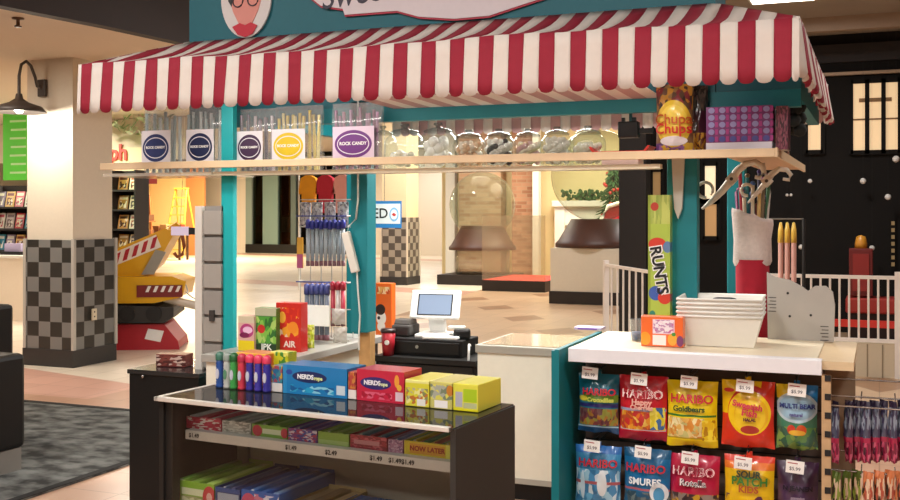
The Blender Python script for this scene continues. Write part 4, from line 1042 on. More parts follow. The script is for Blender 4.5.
bag(669, 720, 455, 522, 'magenta red candy bag with dark outlined letters, lower row centre', print_mat('#b3183f', [('spk', 0, 1, 0, .42, ['#5a3a3a', '#8a7a70', '#c9a02a', '#3a2a2c', '#9a6a4a'], 6)]),
    [('HARIBO', .5, .76, .25, '#f0ccd0'), ('HARIBO', .5, .758, .235, '#a81838'), ('Rotella', .5, .6, .2, '#efe4e4'), ('Rotella', .51, .595, .19, '#2c1a22')], (690, 458), 8)
bag(724, 775, 456, 524, 'orange and yellow sour kids bag with green lettering, lower row', print_mat('#ecc11a', [('box', 0, 1, .86, 1, '#d8402c'), ('box', 0, 1, .76, .86, '#e2772a'), ('spk', .05, .95, .1, .42, ['#ecc11a', '#e0b018', '#5a2a4a', '#ecc11a'], 3), ('ell', .55, .62, .36, .1, '#c9a21a')]),
    [('SOUR', .5, .74, .2, '#1f3a22'), ('PATCH', .52, .64, .24, '#2f7a30'), ('KIDS', .5, .53, .2, '#b0502a')], (743, 463), 9)
bag(777, 819, 462, 528, 'dark purple vitamin candy bag, lower row far right', print_mat('#3e2440', [('box', 0, 1, .4, .62, '#4a3050'), ('spk', 0, 1, 0, .3, ['#3a2038', '#5a3a52', '#2c1a2c'], 5), ('ell', .5, .35, .3, .08, '#6a5a72')]),
    [('N JEANEN', .5, .62, .17, '#1c1220'), ('gummies', .5, .48, .1, '#8a7a8c')], (795, 467), 10)

# things on the right counter
def tote(k, label):
    t = thing('storage_basin', label, 'basin', (PX(722, 4.88), 4.88, 1.006+k*.019), R(3), 'stack of white plastic basins')
    a, b_, w2, d2, H = .145, .12, .182, .165, .135
    vs = [(-a, -b_, 0), (a, -b_, 0), (a, b_, 0), (-a, b_, 0), (-w2, -d2, H), (w2, -d2, H), (w2, d2, H), (-w2, d2, H)]
    q_ = .006
    vs2 = [(x_*.97, y_*.96, z_+(.005 if z_ == 0 else 0)) for x_, y_, z_ in vs]
    PL = M('#e6e2da', .4)
    fs = [(0, 3, 2, 1), (0, 1, 5, 4), (1, 2, 6, 5), (2, 3, 7, 6), (3, 0, 4, 7)]
    MB().add(vs+vs2, fs+[tuple(i+8 for i in f[::-1]) for f in fs]+[(4, 5, 13, 12), (5, 6, 14, 13), (6, 7, 15, 14), (7, 4, 12, 15)], PL).build('basin_body', t)
    rim = [(-w2, -d2, H), (w2, -d2, H), (w2, d2, H), (-w2, d2, H)]
    MB().tube(rim, .006, PL, 6, closed=True).build('rim', t)
    return t
tt = ['bottom', 'second', 'third', 'fourth', 'fifth', 'topmost']
for k in range(5):
    t = tote(k, f'white plastic basin, {["lowest", "second from the bottom", "middle one", "second from the top", "topmost"][k]} in the stack on the counter')
mbh = MB()
for k in range(1):
    pts_ = [(.035*math.cos(a_)+(.02 if math.cos(a_) > 0 else -.02), .0095*math.sin(a_)) for a_ in [2*PI*j/20 for j in range(20)]]
    mbh.M = Matrix.Translation((0, .152, .113)) @ Matrix.Rotation(R(-16), 4, 'X')
    mbh.prism(pts_, -.003, .004, M('#23262a'))
mbh.build('handle_slot', t)
a = PX(641, 4.66); b_ = PX(683, 4.66)
m_ = print_mat('#e8682c', [('box', .28, .8, .42, .9, '#e6ccd6'), ('spk', .3, .78, .45, .88, ['#e9d4dc', '#c06a9a', '#b98ab0', '#e9e0e6'], 9), ('box', .28, .6, .05, .38, '#efe9e6'), ('ell', .1, .25, .13, .22, '#f0982a'), ('ell', .75, .25, .11, .2, '#e9a83a'), ('ell', .93, .2, .08, .18, '#7a3a6a'), ('ell', .78, .42, .05, .06, '#3f8a3a')])
t = MB().box(-(b_-a)/2, (b_-a)/2, -.03, .03, 0, .135, m_).build('fruit_candy_box', loc=((a+b_)/2, 4.69, 1.006), bevel=.003); tag(t, 'small orange candy box with fruit pictures standing on the counter', 'box of candy')
a = PX(648, 4.92); b_ = PX(670, 4.92); zt = PZ(659, 195, 4.92)
H = zt-1.006
m_ = print_mat('#a3b84a', [('spk', 0, 1, .8, 1, ['#a8b455', '#8d9f48', '#b5bd62', '#98a750'], 5), ('box', 0, .12, 0, 1, '#8c9e3a'), ('ell', .3, .92, .18, .03, '#b03a2c'), ('ell', .42, .66, .4, .045, '#c83a2c'), ('ell', .88, .64, .2, .04, '#5a7aa0'), ('ell', .35, .32, .32, .05, '#3a5aa8'), ('ell', .75, .29, .3, .045, '#c8382a'), ('ell', .2, .17, .14, .03, '#2c7a6a'), ('spk', .0, 1, 0, .1, ['#b8cc4a', '#d0dc6a', '#8aa02c'], 6)])
w = b_-a
mb = MB().box(-w/2, w/2, -.03, .03, 0, H, m_)
mb.text('RUNTS', .0, H*.48, -.031, .072, CARD, .001, .007, rot=R(-80)).text('RUNTS', .0, H*.48, -.033, .072, INK, .001, .002, rot=R(-80))
o = mb.build('giant_candy_box', loc=((a+b_)/2, 4.95, 1.006), bevel=.002); tag(o, 'tall narrow lime green candy box with sideways black and white lettering', 'box of candy')
# rescue: small cup and purple leaflet on the counter
q = P(642, 340, Z=1.005)
t = thing('clear_cup', 'small clear plastic cup at the left of the orange candy box', 'cup', (PX(637, 4.85), 4.85, 1.006))
MB().lathe([(0, .002), (.026, .002), (.034, .1), (.036, .1)], glassm('#eeeeee', 1.4, .05, .25, '#b9b9b9'), n=16).build('cup_body', t); MB().lathe([(0, .004), (.024, .004), (.028, .04), (0, .04)], M('#5a78a8', .4), n=12).build('blue_sweets', t)
t = thing('leaflet_stack', 'small lilac leaflet pile lying near the back of the counter', 'leaflets', P(590, 329, Z=1.005))
MB().box(-.07, .07, -.05, .05, 0, .012, M('#c9c0de')).box(-.05, .05, -.055, -.05, .002, .01, M('#8a6ac0')).build('paper', t)
# wooden cut-out
Yc = 5.17
t = thing('wooden_cutout', 'white painted bear shaped cutout board standing on the counter rear edge', 'cutout', (0, Yc, 1.004))
pp = [(768, 344), (767, 272), (775, 277), (790, 280), (803, 287), (808, 291), (815, 286), (826, 286), (833, 292), (835, 305), (834, 345)]
out = []
for x_, y_ in pp: q_ = P(x_, y_, Y=Yc); out.append((q_.x, max(0, q_.z-1.004)))
out[0] = (out[0][0], 0); out[-1] = (out[-1][0], 0)
mb = MB().prism(out, -.012, .012, M('#aaa49d', .6, noise=.08, scale=8))
for (x_, y_) in ((788, 293), (790, 316), (811, 315)):
    q_ = P(x_, y_, Y=Yc); mb.prism(ell(q_.x, q_.z-1.004, .006, .006, 10), -.014, -.012, INK)
for (x_, y_) in ((773, 305), (825, 334)):
    q_ = P(x_, y_, Y=Yc)
    for j in range(5): mb.box(q_.x-.02+.006*(j % 2), q_.x+.016, -.014, -.012, q_.z-1.004-.03+j*.016, q_.z-1.004-.026+j*.016, M('#4a4642'))
mb.build('board', t, bevel=.004)

# wire rack with thin hanging packs at right edge -------------------------------------
Yw = 4.66
t = thing('wire_peg_rack', 'silver wire rack with two bars holding thin gummy packs at right edge', 'rack', (PX(828, Yw), Yw, 0))
wr = PX(925, Yw)-PX(828, Yw)
for (yy, dy) in ((384, .12), (397, 0), (405, -.05), (458, .12), (472, 0)):
    z = PZ(860, yy, Yw); MB().tube([(0, dy, z), (wr, dy, z)], .004, CHROME, 6).build('bar', t)
for xx in (0.0, wr): MB().tube([(xx, .14, 0), (xx, .14, .95)], .008, CHROME, 8).build('upright', t)
MB().box(-.02, wr+.02, .05, .2, 0, .015, CHROME).build('foot', t)
for xx in (0.005, wr*.35, wr*.7, wr):
    for yy in (397, 472): z = PZ(860, yy, Yw); MB().tube([(xx, -.05, z), (xx, .14, z)], .003, CHROME, 5).build('arm', t)
xs = [836, 849, 857, 866, 875, 884, 893, 902]
mA = print_mat('#4b4058', [('box', 0, 1, .0, .42, '#a82048'), ('spk', 0, 1, .02, .34, ['#a82048', '#7a1a3a', '#c85a78', '#3a1c2a'], 3), ('spk', 0, 1, .42, .9, ['#6a7488', '#4a4e64', '#8a94a4', '#3a3450'], 3), ('box', 0, 1, .9, 1, '#2c2038')])
for k, px in enumerate(xs):
    X = PX(px, Yw); z1 = PZ(px, 400, Yw); z0 = PZ(px, 461, Yw)
    mb = MB(); pouch(mb, .048, z1-z0, .018, mA, seed=30+k)
    o = mb.build('gummy_pack', loc=(X, Yw-.03+.015*(k % 3), z0), rz=R(-55+(k*29) % 24)); tag(o, f'slim purple and pink gummy pack, {ORD[k]} from left on the upper wire bar', 'bag of candy', 'slim packs on the upper wire bar')
for k, px in enumerate([837, 847, 857, 868, 879, 890, 901]):
    X = PX(px, Yw); z1 = PZ(px, 470, Yw); z0 = z1-.27
    c = ('#5a6a2a', '#d07a4a')[k > 2]
    mb = MB(); pouch(mb, .05, z1-z0, .018, print_mat(c, [('spk', 0, 1, 0, .9, [c, '#3a2a22', '#b0503a' if k > 2 else '#8a9a3a', '#e0c0a0'], 3)]), seed=50+k)
    o = mb.build('gummy_pack', loc=(X, Yw-.03+.015*(k % 3), z0), rz=R(-50+(k*23) % 20)); tag(o, f'slim {"olive green" if k < 3 else "orange"} gummy pack, {ORD[k]} from left on the lower wire bar', 'bag of candy', 'slim packs on the lower wire bar')

# =================================================================== INNER COUNTERS
WC = M('#e4e2d2', .45)
x0, x1 = PX(475, 5.5), -1.5
t = thing('white_cabinet', 'cream white counter cabinet with grey top between register and bag display', 'cabinet', (x0, 5.5, 0)); w = x1-x0
MB().box(.01, w, .015, .6, .1, .83, WC).build('body', t)
MB().box(.012, w, .01, .05, .1, .13, M('#a9a69c', .4)).build('bottom_edge', t)
MB().box(.05, w, .06, .55, 0, .1, BLACK).build('toe_kick', t)
MB().box(0, w, 0, .62, .815, .86, M('#a5a297', .3)).build('top_frame', t, bevel=.004)
MB().box(.03, w-.03, .03, .6, .86, .864, M('#9c8f7a', .08, spec=.8)).build('glass_top', t)
# black register counter
x2 = PX(376, 5.55); x3 = x0-.01
t = thing('register_counter', 'black register counter between the wide teal post and white cabinet', 'counter', (x2, 5.55, 0)); w = x3-x2
MB().box(0, w, 0, .6, 0, .73, BLACKM).build('body', t); MB().box(-.01, w, -.02, .62, .73, .76, BLACK).build('top', t)
dr = MB().box(.02, w-.02, -.008, 0, .3, .72, BLACK).build('door', t); MB().ball((w*.52, -.013, .66), .009, CHROME, 8).build('knob', dr)
ZC = .76
a = PX(386, 5.62); b_ = PX(462, 5.62)
t = thing('cash_drawer', 'black metal cash drawer on the register counter', 'cash drawer', ((a+b_)/2, 5.62, ZC)); w = (b_-a)/2
MB().box(-w, w, 0, .27, 0, .1, BLACKM).build('case', t, bevel=.006); dr = MB().box(-w+.015, w-.015, -.008, 0, .015, .085, BLACK).build('drawer_front', t, bevel=.003)
MB().tube([(-w*.15, -.014, .055), (-w*.15, -.005, .055)], .011, CHROME, 12).build('lock', dr)
q = P(435, 326, Y=5.8)
t = thing('tablet_register', 'white tablet point of sale register on a white stand', 'register', (PX(434, 5.76), 5.76, ZC+.1), R(8))
WP = M('#eeede9', .3)
MB().box(-.1, .1, -.08, .12, 0, .022, WP).build('stand_base', t, bevel=.008)
MB().prism([(.08, 0.02), (.04, .17), (.07, .17), (.12, .02)], -.05, .05, WP, 'x').build('stand_neck', t, bevel=.006)
mb = MB(Matrix.Translation((0, .03, .175)) @ Matrix.Rotation(R(-22), 4, 'X'))
tf = mb.box(-.155, .155, -.01, .012, -.075, .105, WP).build('tablet_frame', t, bevel=.012, segs=3)
mb = MB(Matrix.Translation((0, .03, .175)) @ Matrix.Rotation(R(-22), 4, 'X'))
mb.box(-.108, .108, -.012, -.0101, -.055, .078, INK).box(-.1, .1, -.0128, -.012, -.049, .072, emit('#6d7c93', .35)).build('screen', tf)
t = thing('receipt_printer', 'small dark grey receipt printer left of the tablet stand', 'printer', (PX(405, 5.75), 5.75, ZC+.1))
MB().box(-.06, .06, -.07, .09, 0, .07, M('#3c3835', .5)).build('body', t, bevel=.012); MB().prism([(-.05, .07), (.07, .07), (.05, .1), (-.03, .1)], -.05, .05, M('#4a4541', .5), 'x').build('paper_cover', t, bevel=.008)
t = thing('card_reader', 'white card reader lying on the cash drawer in front of the tablet', 'card reader', (PX(440, 5.64), 5.66, ZC+.1), R(6))
MB().box(-.11, .11, -.03, .05, 0, .02, WP).build('body', t, bevel=.008); MB().box(-.09, -.02, -.01, .03, .02, .022, M('#cfd2d2')).build('pad', t)
t = thing('phone_handset', 'black barcode scanner handset at the right end of the cash drawer', 'scanner', (PX(462, 5.72), 5.72, ZC+.1), R(20))
MB().box(-.05, .05, -.04, .04, 0, .06, BLACK).build('head', t, bevel=.015); MB().box(-.08, .02, -.02, .02, .06, .075, WP).build('top_pad', t, bevel=.004)
o = MB().tube([(0, 0, .02), (.005, -.03, .03), (.006, -.04, -.02), (.004, -.04, -.09)], .007, WP, 6).build('charging_cable', loc=(PX(469, 5.58), 5.6, ZC+.06)); tag(o, 'short white charging cable hanging over the register counter front', 'cable')
t = thing('red_cup', 'red paper cup with dark lid on the register counter', 'cup', (PX(386, 5.56)+.005, 5.58, ZC)); s = 1.0
cupx = (PX(393, 5.58)-PX(379, 5.58))/2
MB().lathe([(0, 0), (cupx*.72, 0), (cupx*.95, .14), (0, .14)], M('#a81c2a', .4), n=20).build('cup_body', t); MB().lathe([(0, .158), (cupx*.9, .158), (cupx*1.02, .15), (cupx*1.02, .138), (0, .138)], M('#2a1a1a', .4), n=20).build('lid', t)
MB().prism(ell(.01, .08, .015, .015, 14), -cupx*.9-.002, -cupx*.8, CARD).build('round_logo', t)
a = PX(377, 6.1); b_ = PX(393, 6.1); z1 = PZ(385, 283, 6.1)
m_ = print_mat('#e86a24', [('spk', .1, .9, .82, .94, ['#e9b060', '#e86a24', '#c94a1c', '#f2d0a0'], 8), ('ell', .35, .42, .3, .12, '#efe9e0'), ('ell', .3, .56, .3, .09, '#2a201c'), ('ell', .35, .28, .25, .08, '#efe9e0'), ('ell', .2, .42, .09, .03, '#2a201c')])
hh = z1-ZC
t = MB().box(-(b_-a)/2, (b_-a)/2, 0, .06, 0, hh, m_).build('orange_candy_box', loc=((a+b_)/2, 6.08, ZC), bevel=.003); tag(t, 'tall orange snack box with black and white figure behind the red cup', 'box of candy')
# LED sign hanging behind
a = P(377, 201, Y=6.75); b_ = P(401, 228, Y=6.75)
t = thing('blue_white_sign', 'small blue edged white sign with dark letters hanging behind the wide teal post', 'sign', (a.x, 6.75, 0)); w = b_.x-a.x
MB().box(-.16, w, 0, .012, b_.z, a.z, M('#2a7ab8', .5)).box(-.15, w-.005, -.002, 0, b_.z+.03, a.z-.02, M('#dfe6e6', .5)).build('panel', t)
mb = MB().text('SEED', -.02, (a.z+b_.z)/2+.005, -.003, .1, INK, .0005, .001)
cx_, cz_ = w*.72, (a.z+b_.z)/2
mb.prism(ell(cx_, cz_, .036, .05, 20), -.004, -.002, M('#7db4dc')).prism(ell(cx_, cz_, .027, .036, 20), -.005, -.004, M('#dfe9ee')).prism([(cx_-.018, cz_), (cx_, cz_+.012), (cx_+.02, cz_-.004), (cx_+.002, cz_-.014)], -.006, -.005, M('#c2302c'))
mb.build('lettering', t); MB().tube([(w*.3, .006, a.z), (w*.3, .006, 2.25)], .002, CHROME, 5).build('wire', t); MB().tube([(-.1, .006, a.z), (-.1, .006, 2.25)], .002, CHROME, 5).build('wire', t)

# left inner counter
t = thing('side_counter', 'white counter with grey top running back along the kiosk left side', 'counter', (-3.27, 4.6, 0))
MB().box(0, .46, 0, 1.1, 0, .82, WC).build('body', t); MB().box(-.02, .5, -.02, 1.12, .82, .86, M('#a2a099', .3)).build('top', t, bevel=.004)
MB().box(.461, .49, .01, 1.09, 0, .08, BLACK).build('toe_kick', t)
ZL = .86
def stand_box(px0, px1, yt, Y, label, mat, texts, name='candy_carton', dep=.07, rz=0):
    X0, X1 = PX(px0, Y), PX(px1, Y); h = PZ((px0+px1)/2, yt, Y)-ZL; w = X1-X0
    mb = MB().box(-w/2, w/2, 0, dep, 0, h, mat)
    for (s, u, v, size, col) in texts: mb.text(s, (u-.5)*w, v*h, -.001, size*w, M(col, .4), .0005, .001)
    o = mb.build(name, loc=((X0+X1)/2, Y, ZL), bevel=.003, rz=rz); tag(o, label, 'box of candy', 'tall cartons on the side counter')
stand_box(238, 254, 316, 4.78, 'pink and yellow candy carton next to the narrow teal post', print_mat('#d8a9a0', [('box', 0, 1, 0, .3, '#e6cc1e'), ('box', 0, 1, .8, 1, '#cfc2a6'), ('ell', .55, .58, .42, .2, '#b03a78'), ('ell', .6, .6, .3, .1, '#e9c0dc'), ('ell', .4, .45, .3, .08, '#7a1f50')]), [])
stand_box(255, 276, 308, 4.8, 'green candy carton with red berry standing between the pink and red cartons', print_mat('#3f7a34', [('box', 0, 1, 0, .18, '#1f3a22'), ('box', 0, 1, .82, 1, '#b7b79a'), ('spk', 0, 1, .2, .8, ['#4f9a3c', '#7fb84a', '#2f6a30', '#a8c86a'], 4), ('ell', .3, .52, .18, .1, '#c2302a')]), [('JPK', .55, .1, .35, '#e9e9e0')])
stand_box(276, 301, 303, 4.84, 'bright red candy carton with orange fruit, rightmost of the standing cartons', print_mat('#c62a22', [('spk', .1, .9, .3, .9, ['#c62a22', '#d8401e', '#e89a2a', '#c62a22', '#e6c0a0'], 4), ('ell', .68, .5, .2, .12, '#e88a2a'), ('ell', .25, .7, .14, .12, '#e8a83a')]), [('AIR', .55, .15, .3, '#e9dcd0')])
t = thing('lime_net_bag', 'round lime green sweets bag behind the red carton', 'bag of candy', (PX(305, 5.0), 5.0, ZL))
mb = MB(); pouch(mb, .12, .13, .05, print_mat('#c3d32c', [('spk', 0, 1, 0, 1, ['#c3d32c', '#dce86a', '#9cb020', '#e6eea0'], 5)]), seed=71); mb.build('pouch', t)
# wire rack with hanging tubes
Yr = 5.35
X0 = PX(296, Yr); X1 = PX(349, Yr)
t = thing('wire_spinner', 'wire grid display rack on the side counter holding bagged candy tubes', 'rack', (X0, Yr, ZL)); w = X1-X0
WG = M('#c9c6c0', .35, metal=.6)
H = PZ(320, 203, Yr)-ZL
for k in range(6): MB().tube([(w*k/5, .05, 0.0), (w*k/5, .05, H)], .003, WG, 5).build('grid_wire', t)
for k in range(6): MB().tube([(0, .05, H*k/5+.02), (w, .05, H*k/5+.02)], .003, WG, 5).build('grid_wire', t)
MB().box(-.01, w+.01, -.02, .12, 0, .012, WG).build('base', t)
for zz in (PZ(322, 216, Yr), PZ(322, 282, Yr)):
    MB().tube([(0.02, -.03, zz-ZL), (w, -.03, zz-ZL)], .004, M('#3c4a9a', .4), 6).build('front_bar', t)
    for xx in (.02, w): MB().tube([(xx, -.03, zz-ZL), (xx, .05, zz-ZL)], .004, WG, 5).build('bar_arm', t)
def tube_item(px, yt, yb, cap, body, label, grp, Y=Yr-.05, r=.011, low=None):
    X = PX(px, Y); z1 = PZ(px, yt, Y); z0 = PZ(px, yb, Y)
    t = thing('candy_tube', label, 'candy', (X, Y, z0), group=grp); L = z1-z0
    MB().lathe([(0, 0), (r, .004), (r, L*.8), (0, L*.8)], M(body, .3), n=10).build('tube_body', t)
    MB().lathe([(0, L*.8), (r*1.25, L*.8), (r*1.25, L*.97), (0, L)], M(cap, .35), n=10).build('cap', t)
    MB().lathe([(r*1.06, .0), (r*1.06, .03), (0, .03)], M(low or '#6a4048', .4), n=10).build('end_plug', t)
for k in range(9): tube_item(308+k*4.4, 219+(k % 2), 266, '#3a3f9e', '#8c949c' if k % 2 else '#a3aab0', f'blue capped clear candy tube, {ORD[k]} from left on the upper bar', 'blue capped tubes on the upper bar')
for k in range(5): tube_item(307+k*5, 283, 340, '#4a5090', '#5a6272' if k % 2 else '#727a8a', f'dark blue capped tube, {ORD[k]} from left in the lower white banded bundle', 'tubes in the lower banded bundle', r=.014)
a = PX(305, Yr-.075); b_ = PX(330, Yr-.075); z1 = PZ(317, 305, Yr-.075); z0 = PZ(317, 326, Yr-.075)
o = MB().box(a, b_, Yr-.08, Yr-.074, z0, z1, CARD).build('paper_band'); tag(o, 'white paper band wrapped around the lower bundle of tubes', 'paper band')
for k in range(3): tube_item(333+k*5, 281, 326, '#a32036', '#b0374a' if k % 2 == 0 else '#c9c0bc', f'red capped candy tube, {ORD[k]} from left on the lower bar', 'red capped tubes on the lower bar', r=.013)
for k, (px, c, l) in enumerate(((303, '#b3aab2', 'leftmost'), (315, '#c6c0c4', 'second'), (328, '#b9b2ba', 'third'), (341, '#cdc8c8', 'rightmost'))):
    mb = MB(); hh = .14; pouch(mb, .075, hh, .02, print_mat(c, [('spk', 0, 1, 0, 1, [c, '#dedade', '#8f8994', '#cfc9cf'], 5)], .2), seed=80+k)
    o = mb.build('silver_pouch', loc=(PX(px, Yr-.01), Yr+.015, PZ(px, 226, Yr))); tag(o, f'{l} silver foil candy pouch at the top of the wire rack', 'bag of candy', 'silver pouches on the wire rack')
for k in range(2):
    q = P(341, 338-k*14, Y=Yr-.06)
    mb = MB(); pouch(mb, .09, .09, .03, glassm('#e8e4e0', 1.45, .1, .5, '#d9d4ce'), seed=90+k)
    o = mb.build('clear_pouch', loc=(q.x, Yr-.07-.02*k, ZL if k == 0 else q.z)); tag(o, f'{["lower", "upper"][k]} crinkled clear pouch under the red capped tubes', 'bag of candy', 'clear pouches')
o = MB().box(-.02, .02, -.003, .003, 0, .18, print_mat('#d8a03a', [('box', 0, 1, 0, .45, '#c05a86')])).build('ribbon_candy', loc=(PX(301, Yr), Yr-.01, PZ(301, 268, Yr))); tag(o, 'orange and pink candy strip at the left side of the wire rack', 'candy')

# white power strip and cable on the wide post
Yp = 4.985
def pp(x_, y_, dY=0): return P(x_, y_, Y=Yp+dY)
c0 = pp(356, 218)
t = thing('power_strip', 'white power strip hanging slanted on the wide teal post with its cable', 'power strip', (0, 0, 0))
a_, b_ = pp(347, 232), pp(357, 272)
d_ = (b_-a_).normalized(); sdx = Vector((d_.z, 0, -d_.x))*.022
vs = []
for p_ in (a_, b_):
    for s1 in (-1, 1):
        for yy in (-.03, 0): vs.append(tuple(p_+sdx*s1+Vector((0, yy, 0))))
MB().add(vs, [(0, 2, 3, 1), (4, 5, 7, 6), (0, 4, 6, 2), (1, 3, 7, 5), (0, 1, 5, 4), (2, 6, 7, 3)], M('#d9d4c8', .4)).build('strip_body', t, bevel=.004)
MB().tube([pp(358, 100), pp(358, 150, -.02), pp(358, 165, -.02), pp(358, 200, -.01), pp(356, 219, -.01), pp(349, 226, -.01), pp(347, 233, -.01)], .005, M('#d8ddd6', .4), 6).build('upper_cable', t)
MB().tube([pp(357, 272, -.01), pp(358, 290, -.01), pp(360, 315, -.01), pp(359, 335, -.0), pp(359, 350, .01)], .005, M('#d8ddd6', .4), 6).build('lower_cable', t)
t.location = (0, 0, 0)

# grey tag rack on black pedestal at left
t = thing('black_pedestal', 'black display pedestal with glossy top left of the glass case', 'pedestal', (-3.85, 4.7, 0))
MB().box(0, .46, 0, .45, 0, .71, BLACK).build('body', t); MB().box(-.01, .47, -.01, .46, .71, .735, M('#2a2a2a', .15)).build('top', t, bevel=.004); MB().ball((.1, -.012, .7), .01, CHROME, 8).build('lock', t)
Yk = 4.84
x0, x1 = PX(196, Yk), PX(221, Yk); w = x1-x0; zt = PZ(208, 206, Yk)
t = thing('slatted_card_rack', 'tall narrow grey card rack with white edge beside the narrow teal post', 'rack', (x0, Yk, .735))
MB().box(0, .045, -.01, .05, 0, zt-.735, M('#d0cbc2', .5)).build('white_upright', t)
MB().box(.045, w, .02, .04, 0, zt-.735, M('#8a8580', .6)).build('back_panel', t)
for k in range(6):
    z = .01+k*(zt-.735-.02)/6; MB().box(.048, w-.002, 0, .02, z, z+(zt-.735)/6-.02, M('#9d978f' if k % 2 else '#8f8a84', .6)).build('card_pocket', t, bevel=.002)
q = .3
o = MB().box(-.015, .015, -.012, 0, 0, .06, M('#3a3532')).build('card_clip', loc=(x0+.11, Yk-.001, .735+.27)); tag(o, 'small dark clip on the grey card rack', 'clip')
o = MB().box(-.06, .06, -.002, .004, -.025, .025, M('#cfc3dc', .5)).box(.06, .12, -.002, .004, -.02, .02, INK).build('hang_tag', loc=P(180, 231, Y=4.9)); 
o2 = MB().tube([(0, 0, .02), (.02, 0, .3), (.03, 0, 1.8-P(180, 231, Y=4.9).z)], .0015, INK, 4).build('thread', o); tag(o, 'lilac and black hang tag dangling left of the grey card rack', 'tag')
o = MB().box(-.09, .09, 0, .1, 0, .07, print_mat('#6a2a28', [('spk', 0, 1, .1, .9, ['#7a3a34', '#4a1f1e', '#c9b0a4', '#5a2422'], 4)])).build('maroon_box', loc=(-3.68, 4.84, .736), bevel=.003, rz=R(10)); tag(o, 'small maroon box lying on the black pedestal', 'box')
o = MB().tube([P(186, 292, Y=6), P(192, 297, Y=5.6), P(196, 299, Y=4.88)], .004, M('#8a8a88', .4, metal=.6), 6).tube([P(186, 285, Y=6.0), P(188, 292, Y=5.9), P(186, 292, Y=6)], .004, M('#8a8a88', .4, metal=.6), 6).build('wire_hook', None); tag(o, 'thin silver wire hook sticking out left of the grey card rack', 'hook')

# =================================================================== FRONT GLASS CASE
CO = Vector((-2.465, 3.176, 0)); CR = R(-4.95); CL = 1.23; CD = .465; CH = .92
cex = Vector((math.cos(CR), math.sin(CR), 0)); cey = Vector((-math.sin(CR), math.cos(CR), 0))
def CW(x_, y_, z): return CO+cex*x_+cey*y_+Vector((0, 0, z))
def CLX(px, yl):
    d = ray(px, HY); d.z = 0
    s = (yl+CO.dot(cey))/d.dot(cey); p_ = d*s-CO
    return p_.dot(cex)
case = thing('glass_display_case', 'black low display case with glass top and inner shelf of candy', 'display case', CO, CR)
BK = M('#1d1b19', .5, spec=.3)
MB().box(CL-.02, CL, 0, CD, 0, CH-.004, M('#2b2a27', .55)).build('right_end_panel', case)
MB().box(0, .02, 0, CD, 0, CH-.012, BK).build('left_end_panel', case)
MB().box(0.02, .055, .01, .05, 0, CH-.012, BK).build('front_stile', case)
MB().box(.02, CL-.02, CD-.03, CD-.01, .45, CH-.012, M('#a39b8f', .6)).build('back_panel', case)
MB().box(.02, CL-.02, .02, CD-.01, 0, .49, BK).build('base_cabinet', case)
MB().box(.02, CL-.02, .03, CD-.03, .49, .5, M('#5c534a', .6)).build('bottom_deck', case)
MB().box(-.01, CL-.005, -.01, CD, CH-.008, CH, glassm('#9a9e9d', 1.75, .03, .1, '#5a5d5c')).build('glass_top', case)
MB().box(-.012, CL-.018, -.014, .006, CH-.014, CH+.002, M('#d9d7d0', .25, metal=.3)).build('front_trim', case, bevel=.002)
MB().box(-.014, .004, -.014, CD, CH-.014, CH+.002, M('#cfcdc6', .3, metal=.3)).build('left_trim', case, bevel=.002)
zs = .775
MB().box(.05, CL-.022, .12, CD-.035, zs, zs+.008, M('#cfcac0', .4)).build('inner_shelf', case)
lip = MB().box(.05, CL-.022, .085, .12, zs-.022, zs+.012, M('#dcd9d6', .4))
for px in (194, 291, 331, 376, 395, 408):
    x_ = CLX(px, .085); lip.text('$1.49' if px != 331 else '$2.49', x_, zs-.006, .084, .022, INK, .0002, .0006)
lip.build('shelf_lip', case)
MB().box(.055, CL-.022, .004, .007, .5, CH-.014, glassm('#f2f4f2', 1.45, .02)).build('front_glass', case)
MB().box(CLX(238, .42), CLX(248, .42), CD-.05, CD-.03, .5, zs, M('#8f8a80', .5)).build('rear_standard', case)

